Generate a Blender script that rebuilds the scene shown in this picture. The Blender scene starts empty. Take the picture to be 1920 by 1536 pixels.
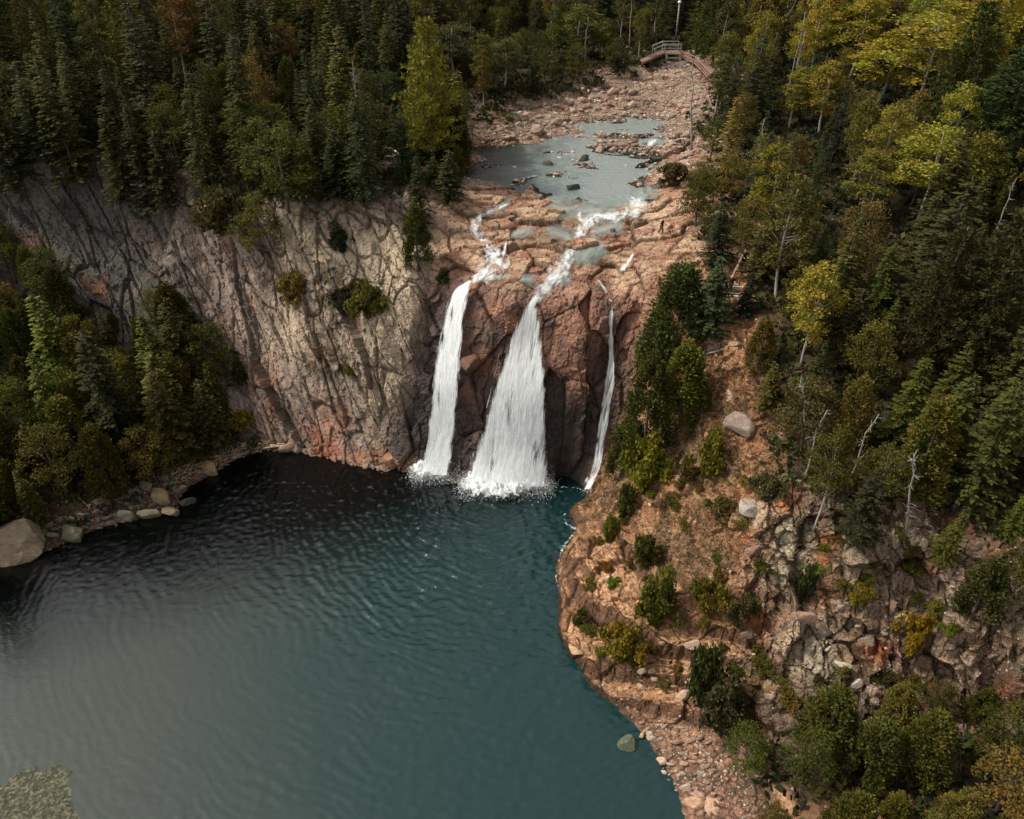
import bpy, math, random
import numpy as np
from mathutils import Vector, Matrix
from mathutils.bvhtree import BVHTree
from mathutils.geometry import delaunay_2d_cdt

# ------------------------------------------------------------------ camera, sky, sun, exposure
scene = bpy.context.scene
CAM_H, PITCH, FPX = 55.5, math.radians(36.0), 1478.0
cam_data = bpy.data.cameras.new("camera")
cam_data.sensor_width = 36.0
cam_data.lens = FPX / 1920.0 * 36.0
cam_data.clip_end = 3000.0
cam = bpy.data.objects.new("camera", cam_data)
cam.location = (0, 0, CAM_H)
cam.rotation_euler = (math.pi / 2 - PITCH, 0, 0)
scene.collection.objects.link(cam)
scene.camera = cam

SUN_DIR = Vector((-0.62, 0.05, 0.78)).normalized()      # towards the sun: high, from the left
SUN_EL = math.asin(SUN_DIR.z)
SUN_AZ = math.atan2(SUN_DIR.x, SUN_DIR.y)
world = bpy.data.worlds.new("World")
scene.world = world
world.use_nodes = True
wn = world.node_tree.nodes
wl = world.node_tree.links
bg = wn["Background"]
sky = wn.new("ShaderNodeTexSky")
sky.sky_type = 'NISHITA'
sky.sun_disc = False
sky.sun_elevation = SUN_EL
sky.sun_rotation = SUN_AZ
sky.dust_density = 3.0
sky.ozone_density = 0.6
hsv = wn.new("ShaderNodeHueSaturation")
hsv.inputs["Saturation"].default_value = 0.06            # thin bright overcast
wl.new(sky.outputs[0], hsv.inputs["Color"])
wl.new(hsv.outputs[0], bg.inputs["Color"])
bg.inputs["Strength"].default_value = 0.15
sun_data = bpy.data.lights.new("sun", 'SUN')
sun_data.energy = 2.8
sun_data.angle = math.radians(7.0)
sun_data.color = (1.0, 0.93, 0.82)
sun = bpy.data.objects.new("sun", sun_data)
sun.rotation_euler = SUN_DIR.to_track_quat('Z', 'Y').to_euler()
scene.collection.objects.link(sun)
scene.view_settings.view_transform = 'Standard'
scene.view_settings.look = 'None'
scene.view_settings.exposure = 0.36
scene.view_settings.gamma = 1.0
scene.cycles.max_bounces = 6
scene.cycles.diffuse_bounces = 3
scene.cycles.glossy_bounces = 2
scene.cycles.transmission_bounces = 2
scene.cycles.transparent_max_bounces = 12
scene.cycles.sample_clamp_indirect = 4.0

# ------------------------------------------------------------------ projection helpers
CP, SP = math.cos(PITCH), math.sin(PITCH)

def ray(px, py):
    a, b = (px - 960.0) / FPX, (768.0 - py) / FPX
    return Vector((a, CP + b * SP, -SP + b * CP))

def at_z(px, py, z):
    d = ray(px, py)
    t = (z - CAM_H) / d.z
    return Vector((d.x * t, d.y * t, z))

def at_y(px, py, y):
    d = ray(px, py)
    t = y / d.y
    return Vector((d.x * t, y, CAM_H + d.z * t))

def project(P):
    P = np.asarray(P, float)
    dep = P[..., 1] * CP - (P[..., 2] - CAM_H) * SP
    up = P[..., 1] * SP + (P[..., 2] - CAM_H) * CP
    dep = np.maximum(dep, 0.1)
    return 960 + FPX * P[..., 0] / dep, 768 - FPX * up / dep, dep

def in_poly(px, py, poly):
    px, py = np.asarray(px, float), np.asarray(py, float)
    r = np.zeros(px.shape, bool)
    n = len(poly)
    for i in range(n):
        x0, y0 = poly[i]
        x1, y1 = poly[(i + 1) % n]
        c = ((y0 > py) != (y1 > py)) & (px < (x1 - x0) * (py - y0) / ((y1 - y0) + 1e-12) + x0)
        r ^= c
    return r

# ------------------------------------------------------------------ numpy noise
def _h(ix, iy, iz, s):
    h = (ix.astype(np.uint32) * np.uint32(374761393) + iy.astype(np.uint32) * np.uint32(668265263)
         + iz.astype(np.uint32) * np.uint32(2147483647 - 40503) + np.uint32((s * 974711 + 12345) & 0xffffffff))
    h ^= h >> np.uint32(13)
    h *= np.uint32(1274126177)
    h ^= h >> np.uint32(16)
    h *= np.uint32(2246822519)
    h ^= h >> np.uint32(15)
    return (h & np.uint32(0xffffff)).astype(np.float64) / 16777215.0

def vnoise(P, s=0):
    """smooth value noise in -1..1"""
    P = np.asarray(P, float)
    i = np.floor(P).astype(np.int64)
    f = P - i
    f = f * f * f * (f * (f * 6 - 15) + 10)
    i = i + 100000
    r = 0
    for dx in (0, 1):
        for dy in (0, 1):
            for dz in (0, 1):
                w = (f[:, 0] if dx else 1 - f[:, 0]) * (f[:, 1] if dy else 1 - f[:, 1]) * (f[:, 2] if dz else 1 - f[:, 2])
                r = r + w * _h(i[:, 0] + dx, i[:, 1] + dy, i[:, 2] + dz, s)
    return r * 2 - 1

def fbm(P, octv=4, s=0, gain=0.5):
    r, a, t = 0, 1.0, 0
    for k in range(octv):
        r = r + a * vnoise(P * (2.03 ** k) + k * 17.3, s + k)
        t += a
        a *= gain
    return r / t

def ridged(P, octv=3, s=0):
    r, a, t = 0, 1.0, 0
    for k in range(octv):
        r = r + a * (1 - np.abs(vnoise(P * (2.1 ** k) + k * 9.1, s + k)) * 2)
        t += a
        a *= 0.5
    return r / t

def worley(P, s=0, jit=0.9):
    """nearest cell: random id value, second random, border distance, offset vector"""
    P = np.asarray(P, float)
    i = np.floor(P).astype(np.int64) + 100000
    n = len(P)
    b1 = np.full(n, 9.0)
    b2 = np.full(n, 9.0)
    idv = np.zeros(n)
    id2 = np.zeros(n)
    id3 = np.zeros(n)
    off = np.zeros((n, 3))
    for dx in (-1, 0, 1):
        for dy in (-1, 0, 1):
            for dz in (-1, 0, 1):
                cx, cy, cz = i[:, 0] + dx, i[:, 1] + dy, i[:, 2] + dz
                o = np.stack([cx - 100000 + 0.5 + jit * (_h(cx, cy, cz, s) - .5),
                              cy - 100000 + 0.5 + jit * (_h(cx, cy, cz, s + 1) - .5),
                              cz - 100000 + 0.5 + jit * (_h(cx, cy, cz, s + 2) - .5)], 1)
                dv = P - o
                d = np.sqrt((dv * dv).sum(1))
                m = d < b1
                b2 = np.where(m, b1, np.minimum(b2, d))
                idv = np.where(m, _h(cx, cy, cz, s + 3), idv)
                id2 = np.where(m, _h(cx, cy, cz, s + 4), id2)
                id3 = np.where(m, _h(cx, cy, cz, s + 5), id3)
                off = np.where(m[:, None], dv, off)
                b1 = np.where(m, d, b1)
    return idv, id2, id3, b2 - b1, off

def sstep(a, b, x):
    t = np.clip((x - a) / (b - a), 0, 1)
    return t * t * (3 - 2 * t)

# ------------------------------------------------------------------ objects
COL = scene.collection

def tag(o, label=None, cat=None, group=None, kind=None):
    if label: o["label"] = label
    if cat: o["category"] = cat
    if group: o["group"] = group
    if kind: o["kind"] = kind
    return o

def empty(name, loc=(0, 0, 0), rot=(0, 0, 0), scale=1.0):
    o = bpy.data.objects.new(name, None)
    o.location = loc
    o.rotation_euler = rot
    o.scale = (scale,) * 3 if not hasattr(scale, '__len__') else scale
    o.empty_display_size = 0.2
    COL.objects.link(o)
    return o

def np_mesh(name, V, F, smooth=True, colors=None, uvs=None):
    """V (n,3), F (m,k) constant k"""
    V = np.asarray(V, np.float32)
    F = np.asarray(F, np.int32)
    me = bpy.data.meshes.new(name)
    k = F.shape[1]
    me.vertices.add(len(V))
    me.vertices.foreach_set("co", V.ravel())
    me.loops.add(F.size)
    me.loops.foreach_set("vertex_index", F.ravel())
    me.polygons.add(len(F))
    me.polygons.foreach_set("loop_start", np.arange(0, F.size, k, dtype=np.int32))
    me.polygons.foreach_set("loop_total", np.full(len(F), k, np.int32))
    me.polygons.foreach_set("use_smooth", np.full(len(F), smooth, bool))
    if colors is not None:
        a = me.color_attributes.new("Col", 'FLOAT_COLOR', 'POINT')
        c = np.ones((len(V), 4), np.float32)
        c[:, :colors.shape[1]] = colors
        a.data.foreach_set("color", c.ravel())
    if uvs is not None:
        u = me.uv_layers.new(name="UVMap")
        u.data.foreach_set("uv", np.asarray(uvs, np.float32)[F.ravel()].ravel())
    me.update()
    me.validate()
    return me

def mesh_obj(name, me, mat=None, parent=None):
    if mat and not me.materials:
        me.materials.append(mat)
    o = bpy.data.objects.new(name, me)
    COL.objects.link(o)
    if parent: o.parent = parent
    return o

class MB:
    """collects shapes into one mesh"""
    def __init__(s): s.v, s.f = [], []
    def box(s, c, sz, rz=0.0, rx=0.0, ry=0.0):
        M = Matrix.Translation(Vector(c)) @ Matrix.Rotation(rz, 4, 'Z') @ Matrix.Rotation(ry, 4, 'Y') @ Matrix.Rotation(rx, 4, 'X')
        b = len(s.v)
        for x in (-.5, .5):
            for y in (-.5, .5):
                for z in (-.5, .5):
                    s.v.append(M @ Vector((x * sz[0], y * sz[1], z * sz[2])))
        for q in ((0, 1, 3, 2), (4, 6, 7, 5), (0, 4, 5, 1), (2, 3, 7, 6), (0, 2, 6, 4), (1, 5, 7, 3)):
            s.f.append(tuple(b + k for k in q))
        return s
    def beam(s, a, b, w, h=None):
        a, b = Vector(a), Vector(b)
        h = h or w
        d = (b - a)
        L = d.length
        d.normalize()
        up = Vector((0, 0, 1)) if abs(d.z) < 0.95 else Vector((0, 1, 0))
        x = d.cross(up).normalized()
        z = x.cross(d).normalized()
        i = len(s.v)
        for p in (a, b):
            for u, v in ((-1, -1), (1, -1), (1, 1), (-1, 1)):
                s.v.append(p + x * (u * w / 2) + z * (v * h / 2))
        for q in ((0, 1, 2, 3), (7, 6, 5, 4), (0, 4, 5, 1), (1, 5, 6, 2), (2, 6, 7, 3), (3, 7, 4, 0)):
            s.f.append(tuple(i + k for k in q))
        return s
    def tube(s, pts, rad, n=6, wob=0.0, rnd=None):
        pts = [Vector(p) for p in pts]
        if not hasattr(rad, '__len__'): rad = [rad] * len(pts)
        b = len(s.v)
        px = None
        for k, p in enumerate(pts):
            d = (pts[min(k + 1, len(pts) - 1)] - pts[max(k - 1, 0)]).normalized()
            if px is None:
                px = d.cross(Vector((0, 0, 1)) if abs(d.z) < .9 else Vector((1, 0, 0))).normalized()
            px = (px - d * px.dot(d)).normalized()
            py = d.cross(px)
            for j in range(n):
                a = 2 * math.pi * j / n
                r = rad[k] * (1 + (rnd.uniform(-wob, wob) if rnd else 0))
                s.v.append(p + px * (math.cos(a) * r) + py * (math.sin(a) * r))
        for k in range(len(pts) - 1):
            for j in range(n):
                s.f.append((b + k * n + j, b + k * n + (j + 1) % n, b + (k + 1) * n + (j + 1) % n, b + (k + 1) * n + j))
        s.f.append(tuple(b + j for j in reversed(range(n))))
        e = b + (len(pts) - 1) * n
        s.f.append(tuple(e + j for j in range(n)))
        return s
    def mesh(s, name, smooth=False):
        me = bpy.data.meshes.new(name)
        me.from_pydata([tuple(v) for v in s.v], [], s.f)
        if smooth: me.polygons.foreach_set("use_smooth", [True] * len(me.polygons))
        me.update()
        return me
    def build(s, name, mat, parent=None, smooth=False):
        return mesh_obj(name, s.mesh(name, smooth), mat, parent)

# ------------------------------------------------------------------ material helpers
def new_mat(name):
    m = bpy.data.materials.new(name)
    m.use_nodes = True
    nt = m.node_tree
    return m, nt, nt.nodes["Principled BSDF"], nt.nodes["Material Output"]

def node(nt, typ, ins=None, **kw):
    n = nt.nodes.new(typ)
    for k, v in kw.items(): setattr(n, k, v)
    for k, v in (ins or {}).items():
        if isinstance(v, bpy.types.NodeSocket): nt.links.new(v, n.inputs[k])
        else: n.inputs[k].default_value = v
    return n

def ramp(nt, fac, stops, interp='LINEAR'):
    r = nt.nodes.new("ShaderNodeValToRGB")
    r.color_ramp.interpolation = interp
    e = r.color_ramp.elements
    while len(e) < len(stops): e.new(0.5)
    for k, (p, c) in enumerate(stops):
        e[k].position = p
        e[k].color = (*c, 1) if len(c) == 3 else c
    nt.links.new(fac, r.inputs[0])
    return r

def mixc(nt, fac, a, b, mode='MIX'):
    m = nt.nodes.new("ShaderNodeMix")
    m.data_type = 'RGBA'
    m.blend_type = mode
    for k, v in ((0, fac), (6, a), (7, b)):
        if isinstance(v, bpy.types.NodeSocket): nt.links.new(v, m.inputs[k])
        elif k == 0: m.inputs[k].default_value = v
        else: m.inputs[k].default_value = (*v, 1)
    return m.outputs[2]
# ------------------------------------------------------------------ terrain from surveyed points
# classes: L left cliff, H wet head wall, B river bed, S right slope, E lower ledges, G grey crag, F forest floor, C cobble shore, W under water
CLS = "LHBSEGFCW"
CP_V, CP_T, CP_E = [], [], []

def pts(s, tagc, chain=False):
    ids = []
    for (px, py, z) in s:
        p = at_z(px, py, z)
        # rounding the mesh lowers a water line that stands above deep water, so it is set a little high
        up = (.1 if 1090 < px < 1115 and py < 930 else .55 if tagc in 'EH' else .35 if tagc == 'L' else .12) if (z == 0 and chain and px > 200) else 0
        CP_V.append((p.x, p.y, p.z + up))
        CP_T.append(tagc)
        ids.append(len(CP_V) - 1)
    if chain: CP_E.extend(zip(ids[:-1], ids[1:]))
    return ids

# shore line, anticlockwise from the lower left of the picture round to the lower right
sh1 = pts([(-420, 1230, 0), (-160, 1130, 0), (0, 1060, 0), (95, 1035, 0), (130, 1015, 0), (200, 985, 0), (250, 980, 0), (335, 960, 0),
           (352, 910, 0), (400, 890, 0), (440, 858, 0), (500, 842, 0)], 'C', True)
sh2 = pts([(560, 838, 0), (620, 850, 0), (680, 872, 0), (720, 884, 0)], 'L', True)
sh3 = pts([(765, 884, 0), (800, 880, 0), (860, 890, 0), (900, 902, 0), (960, 914, 0), (1020, 910, 0), (1100, 914, 0)], 'H', True)
sh4 = pts([(1112, 922, 0), (1078, 950, 0), (1062, 962, 0), (1085, 995, 0), (1060, 1030, 0), (1045, 1080, 0), (1060, 1130, 0), (1048, 1180, 0),
           (1075, 1240, 0), (1130, 1300, 0)], 'E', True)
sh5 = pts([(1190, 1355, 0), (1230, 1410, 0), (1268, 1470, 0), (1285, 1540, 0), (1300, 1640, 0), (1340, 1800, 0), (1300, 2100, 0)], 'C', True)
for a, b in ((sh1, sh2), (sh2, sh3), (sh3, sh4), (sh4, sh5)): CP_E.append((a[-1], b[0]))
# pool floor
pts([(1068, 938, -1.6), (1085, 925, -1.2), (1050, 928, -2.5), (-300, 1300, -2.5), (-50, 1180, -2.5), (150, 1120, -2.5), (300, 1050, -2.5), (420, 960, -2.5), (560, 920, -3), (700, 940, -3), (800, 960, -3),
     (960, 990, -3), (1040, 1000, -3), (1000, 1080, -3), (1010, 1200, -3), (1060, 1320, -2.5), (1150, 1420, -2), (1190, 1540, -2), (1200, 1750, -2),
     (600, 1200, -3), (800, 1400, -3), (400, 1500, -2), (700, 1900, -2), (-200, 1500, -1.5), (240, 1480, -1.2), (240, 1380, -1.2), (120, 1340, -1.2),
     (-40, 1390, -1.2), (-200, 1500, -1), (260, 1700, -1)], 'W')
pts([(-20, 1448, -.03), (30, 1424, -.03), (70, 1400, -.03), (120, 1404, -.03), (158, 1394, -.03), (150, 1425, -.03), (176, 1460, -.03), (162, 1500, -.03), (184, 1560, -.03)], 'C', True)
pts([(60, 1460, .05), (118, 1440, .04), (125, 1510, .06), (40, 1520, .07), (60, 1640, .10), (150, 1700, .05), (-60, 1600, .1)], 'C')
# left lower bank under the trees
pts([(-300, 980, 2.5), (-100, 940, 2.5), (40, 930, 2.0), (150, 900, 2.4), (250, 880, 2.0), (330, 850, 2.0), (400, 830, 1.4), (450, 822, 1.0),
     (300, 800, 3.2), (150, 800, 4.2), (0, 820, 5), (380, 780, 2.4), (-250, 800, 6)], 'F')
# cliff toe (left)
toe = pts([(-500, 540, 13), (-150, 560, 12), (0, 600, 10.5), (100, 655, 8.5), (200, 700, 6.5), (300, 725, 5), (380, 745, 3.6), (430, 770, 2.4),
           (470, 808, 1.0), (500, 826, 0.6), (545, 832, 0.4)], 'L', True)
# cliff face control rows
pts([(-200, 400, 21), (0, 420, 19.5), (100, 480, 17), (200, 540, 14.0), (300, 600, 11), (380, 640, 9.0), (420, 700, 6)], 'L')
pts([(-200, 340, 24), (20, 350, 23), (130, 400, 21.0), (230, 440, 18.8), (320, 480, 16.5), (400, 520, 15.5)], 'L')
pts([(470, 760, 3.2), (530, 790, 2.4), (600, 800, 2.9), (660, 820, 2.3), (700, 830, 2.4)], 'L')
pts([(455, 650, 9.3), (520, 680, 8.8), (590, 700, 8.6), (650, 710, 8.6), (700, 720, 9.2), (728, 745, 7.4)], 'L')
pts([(430, 560, 14.0), (500, 580, 13.8), (580, 600, 14.2), (650, 600, 14.6), (710, 610, 15.6), (762, 640, 14.0), (766, 700, 10.2)], 'L')
pts([(420, 460, 18.7), (500, 480, 18.8), (580, 490, 19.0), (660, 490, 19.4), (740, 490, 20.2), (786, 500, 19.8), (782, 560, 17.2)], 'L')
rim = pts([(-500, 270, 28), (-150, 285, 27.5), (0, 290, 27), (90, 300, 26.4), (180, 300, 26.2), (260, 325, 25.6), (340, 350, 24.8), (410, 385, 23.8),
           (480, 410, 23.0), (560, 400, 23.4), (640, 395, 23.8), (710, 390, 24.2), (760, 370, 24.6), (800, 390, 23.6)], 'L', True)
pts([(835, 430, 22.2), (860, 470, 20.8), (830, 490, 20.3), (865, 505, 19.5), (815, 520, 18.6), (845, 395, 23.0), (870, 430, 22.0)], 'B')
# dark recess between the rib and the left fall
pts([(800, 570, 16.2), (800, 640, 13.0), (785, 720, 9.2), (765, 800, 4.6), (735, 845, 2.0), (780, 850, 1.9)], 'H')
# head wall: lip, middle, low rows
lip = pts([(838, 545, 17.9), (868, 540, 18.6), (890, 538, 19.0), (925, 552, 19.0), (960, 566, 18.7), (985, 568, 18.4), (1010, 568, 18.5),
           (1045, 552, 19.2), (1090, 545, 19.5), (1128, 552, 19.1), (1148, 580, 17.9), (1165, 565, 18.7), (1205, 560, 19.0)], 'H', True)
pts([(850, 620, 14.6), (900, 610, 15.9), (950, 620, 15.6), (990, 640, 14.6), (1040, 630, 15.4), (1080, 620, 16.2), (1120, 640, 15.2), (1145, 650, 14.0), (1180, 640, 15.0)], 'H')
pts([(830, 720, 9.6), (880, 720, 10.2), (920, 720, 10.4), (980, 730, 10.3), (1040, 730, 10.6), (1090, 720, 11.1), (1130, 740, 9.6), (1165, 740, 9.7)], 'H')
pts([(815, 810, 4.1), (870, 820, 4.1), (930, 830, 4.2), (980, 835, 4.1), (1040, 830, 4.5), (1090, 830, 4.5), (1120, 840, 3.8)], 'H')
# river bed above the lip
pts([(915, 520, 20.2), (960, 540, 20.0), (1000, 545, 19.2), (1060, 520, 20.3), (1100, 510, 20.5), (1130, 520, 19.6), (1150, 540, 19.0), (1175, 530, 20.1), (1215, 520, 20.8)], 'B')
pts([(935, 490, 20.6), (960, 500, 20.6), (1000, 500, 21.2), (1030, 490, 21.1), (1060, 480, 20.9), (1110, 480, 21.2), (1150, 490, 20.6), (1170, 500, 20.4), (1210, 490, 21.4), (1250, 500, 21.3)], 'B')
pts([(890, 470, 21.0), (900, 450, 21.3), (935, 455, 21.2), (960, 460, 21.6), (1000, 450, 22.0), (1050, 450, 21.7), (1090, 450, 21.4), (1130, 450, 21.9), (1180, 450, 22.0), (1240, 450, 22.2), (1290, 460, 22.2)], 'B')
pts([(880, 425, 22.1), (910, 405, 22.3), (960, 410, 22.8), (1000, 420, 22.6), (1050, 420, 22.4), (1100, 415, 22.0), (1150, 420, 22.6), (1200, 415, 22.5), (1250, 410, 22.8), (1290, 410, 23.2)], 'B')
pts([(870, 385, 23.2), (920, 380, 23.3), (960, 385, 22.9), (1010, 385, 22.75), (1060, 385, 22.85), (1110, 385, 22.8), (1150, 385, 22.6), (1200, 385, 22.5), (1240, 380, 22.8), (1280, 370, 23.6)], 'B')
pts([(875, 350, 23.4), (940, 350, 23.1), (975, 345, 22.8), (1000, 365, 22.7), (1230, 350, 22.9), (1265, 340, 23.6)], 'B')
pts([(880, 330, 22.0), (930, 330, 22.0), (1000, 330, 22.2), (1080, 340, 22.2), (1150, 340, 22.3), (1200, 330, 22.3), (1230, 310, 22.4),
     (880, 285, 22.2), (930, 290, 22.0), (1000, 300, 22.0), (1080, 290, 22.2), (1160, 300, 22.3), (1220, 295, 22.4), (1050, 265, 22.3), (1100, 235, 22.2),
     (1160, 225, 22.3), (1220, 220, 22.3), (1220, 245, 22.3), (1240, 230, 22.4)], 'B')
pts([(865, 305, 23.2), (890, 303, 22.9), (920, 297, 22.7), (850, 330, 24.2), (855, 275, 24.0), (900, 262, 23.4), (960, 268, 23.0), (1020, 268, 22.8), (1060, 245, 23.2), (1080, 222, 23.3),
     (1150, 212, 23.3), (1190, 205, 23.4), (1260, 220, 23.4), (1130, 262, 22.9), (1180, 268, 22.95), (1240, 275, 22.95), (1120, 280, 22.8), (1180, 283, 22.75)], 'B')
pts([(900, 245, 24.1), (960, 222, 24.2), (1030, 195, 24.3), (1100, 178, 24.6), (1160, 165, 24.9), (1220, 140, 25.3), (1270, 120, 25.6), (1320, 120, 26.0), (1340, 150, 25.8),
     (1310, 200, 24.6), (1295, 260, 24.0), (1285, 310, 24.0), (1260, 180, 24.4), (1220, 185, 24.2)], 'B')
# right slope
pts([(1290, 520, 21.6), (1330, 570, 21.0), (1380, 560, 21.2), (1400, 500, 22.6), (1390, 620, 20.0), (1330, 620, 19.4), (1410, 660, 19.3), (1340, 680, 17.2),
     (1250, 580, 18.9), (1240, 650, 15.4), (1300, 650, 17.6), (1200, 700, 12.2), (1250, 740, 12.0), (1310, 750, 14.0), (1360, 740, 15.8), (1410, 740, 17.4),
     (1165, 800, 6.8), (1210, 820, 8.2), (1270, 800, 11.0), (1340, 820, 12.7), (1400, 800, 15.4), (1440, 830, 15.6), (1135, 880, 2.0), (1180, 870, 4.6),
     (1240, 870, 8.0), (1300, 890, 10.0), (1370, 890, 12.5), (1420, 880, 14.0), (1120, 940, 1.2), (1160, 940, 3.5), (1230, 950, 6.6), (1300, 960, 9.0),
     (1370, 960, 11.3), (1240, 1020, 5.6), (1310, 1040, 7.8), (1370, 1050, 9.3)], 'S')
pts([(1100, 990, 1.3), (1150, 1000, 3.0), (1190, 1040, 3.8), (1090, 1050, 1.7), (1140, 1060, 2.2), (1070, 1090, 1.0), (1110, 1110, 2.0), (1160, 1115, 2.4), (1220, 1100, 3.8),
     (1080, 1160, 1.3), (1140, 1160, 2.4), (1200, 1160, 3.2), (1270, 1140, 4.8), (1090, 1220, 1.0), (1150, 1220, 1.8), (1220, 1200, 3.3), (1300, 1200, 4.2), (1380, 1190, 5.4),
     (1140, 1280, .9), (1200, 1270, 1.6), (1270, 1270, 2.1), (1350, 1270, 3.4), (1190, 1330, .5), (1260, 1330, 1.2), (1320, 1340, 1.5)], 'E')
pts([(1430, 940, 14.2), (1500, 950, 14.6), (1560, 965, 14.6), (1640, 985, 14.8), (1720, 980, 15.2), (1800, 1030, 14.6), (1920, 1080, 14.5), (2150, 1120, 15),
     (1420, 1010, 11.6), (1480, 1000, 12.8), (1540, 1030, 12.6), (1610, 1060, 12.6), (1680, 1040, 13.2), (1740, 1060, 12.9),
     (1420, 1090, 9.2), (1480, 1090, 9.7), (1540, 1110, 9.6), (1600, 1120, 10.2), (1680, 1120, 10.6), (1780, 1130, 11.5), (1900, 1180, 11.5), (2150, 1230, 12),
     (1430, 1180, 6.6), (1500, 1180, 7.1), (1570, 1180, 7.6), (1640, 1190, 7.8), (1720, 1190, 8.0), (1820, 1230, 8.0), (1920, 1260, 8.5), (2150, 1330, 9),
     (1420, 1260, 4.4), (1500, 1270, 5.0), (1580, 1270, 5.2), (1680, 1290, 4.9), (1780, 1300, 5.5), (1900, 1320, 6.2),
     (1400, 1330, 2.5), (1480, 1340, 3.4), (1560, 1340, 3.8)], 'G')
pts([(1270, 1390, .6), (1330, 1400, 1.0), (1300, 1460, .5), (1350, 1480, 1.0), (1400, 1440, 1.7), (1330, 1540, .5), (1420, 1540, 1.4), (1380, 1660, .8), (1450, 1800, .8)], 'C')
pts([(1480, 1420, 2.8), (1500, 1520, 2.4), (1600, 1430, 3.6), (1700, 1400, 4.0), (1800, 1420, 4.2), (1920, 1440, 5.0), (2200, 1450, 7), (1650, 1520, 3.0), (1800, 1530, 3.6),
     (1920, 1560, 4.0), (1550, 1700, 2.2), (1800, 1750, 3), (2300, 1700, 6), (1800, 2200, 3)], 'F')
# plateau to the right
pts([(1480, 860, 16), (1600, 880, 16.4), (1720, 880, 16.8), (1850, 920, 16.8), (2100, 950, 18), (1480, 760, 18.2), (1620, 760, 18.8), (1780, 780, 19.2), (1950, 800, 20),
     (2300, 850, 22), (1450, 640, 20.4), (1600, 640, 21), (1780, 640, 22), (1960, 620, 23.5), (2300, 600, 27), (1430, 520, 22.8), (1560, 500, 23.6), (1750, 480, 25),
     (1950, 450, 27), (2400, 420, 31), (1350, 430, 23.4), (1480, 400, 24.2), (1650, 360, 25.6), (1850, 330, 28), (2200, 300, 32), (1340, 330, 24.4), (1450, 280, 25.6),
     (1600, 250, 27), (1800, 220, 29.5), (2100, 180, 34), (1360, 220, 25.6), (1420, 150, 27), (1560, 140, 28.5), (1800, 100, 32)], 'F')
# plateau to the left and far ground
pts([(820, 340, 25.4), (760, 320, 25.6), (840, 290, 25.0), (700, 340, 25.4), (600, 350, 25.0), (500, 360, 25), (400, 340, 25.8), (300, 300, 26.6), (150, 260, 27.4), (0, 250, 28), (-300, 240, 29),
     (860, 240, 25.4), (940, 205, 25.5), (1020, 175, 25.6), (1100, 150, 26.0), (1190, 120, 26.4), (1250, 85, 27), (700, 250, 27), (500, 260, 27), (300, 220, 28), (80, 180, 29),
     (900, 150, 27), (1080, 100, 27.5), (650, 150, 29), (300, 120, 30), (1330, 90, 27), (1450, 60, 29)], 'F')
for (x, y, z) in [(-260, 60, 20), (-160, 40, 10), (-120, 20, 8), (-90, -40, 3), (260, 60, 34), (160, 30, 22), (120, -10, 12), (60, -40, 4), (0, -40, -2), (-40, -40, -2),
                  (-260, 160, 32), (-120, 230, 31), (0, 230, 31), (120, 230, 35), (260, 180, 40), (-400, 300, 44), (-150, 320, 36), (0, 330, 36), (150, 330, 40), (400, 300, 48),
                  (-420, -60, 20), (420, -60, 30), (-500, 600, 60), (0, 620, 55), (500, 600, 62)]:
    CP_V.append((x, y, z))
    CP_T.append('F' if z > -1 else 'W')

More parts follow.
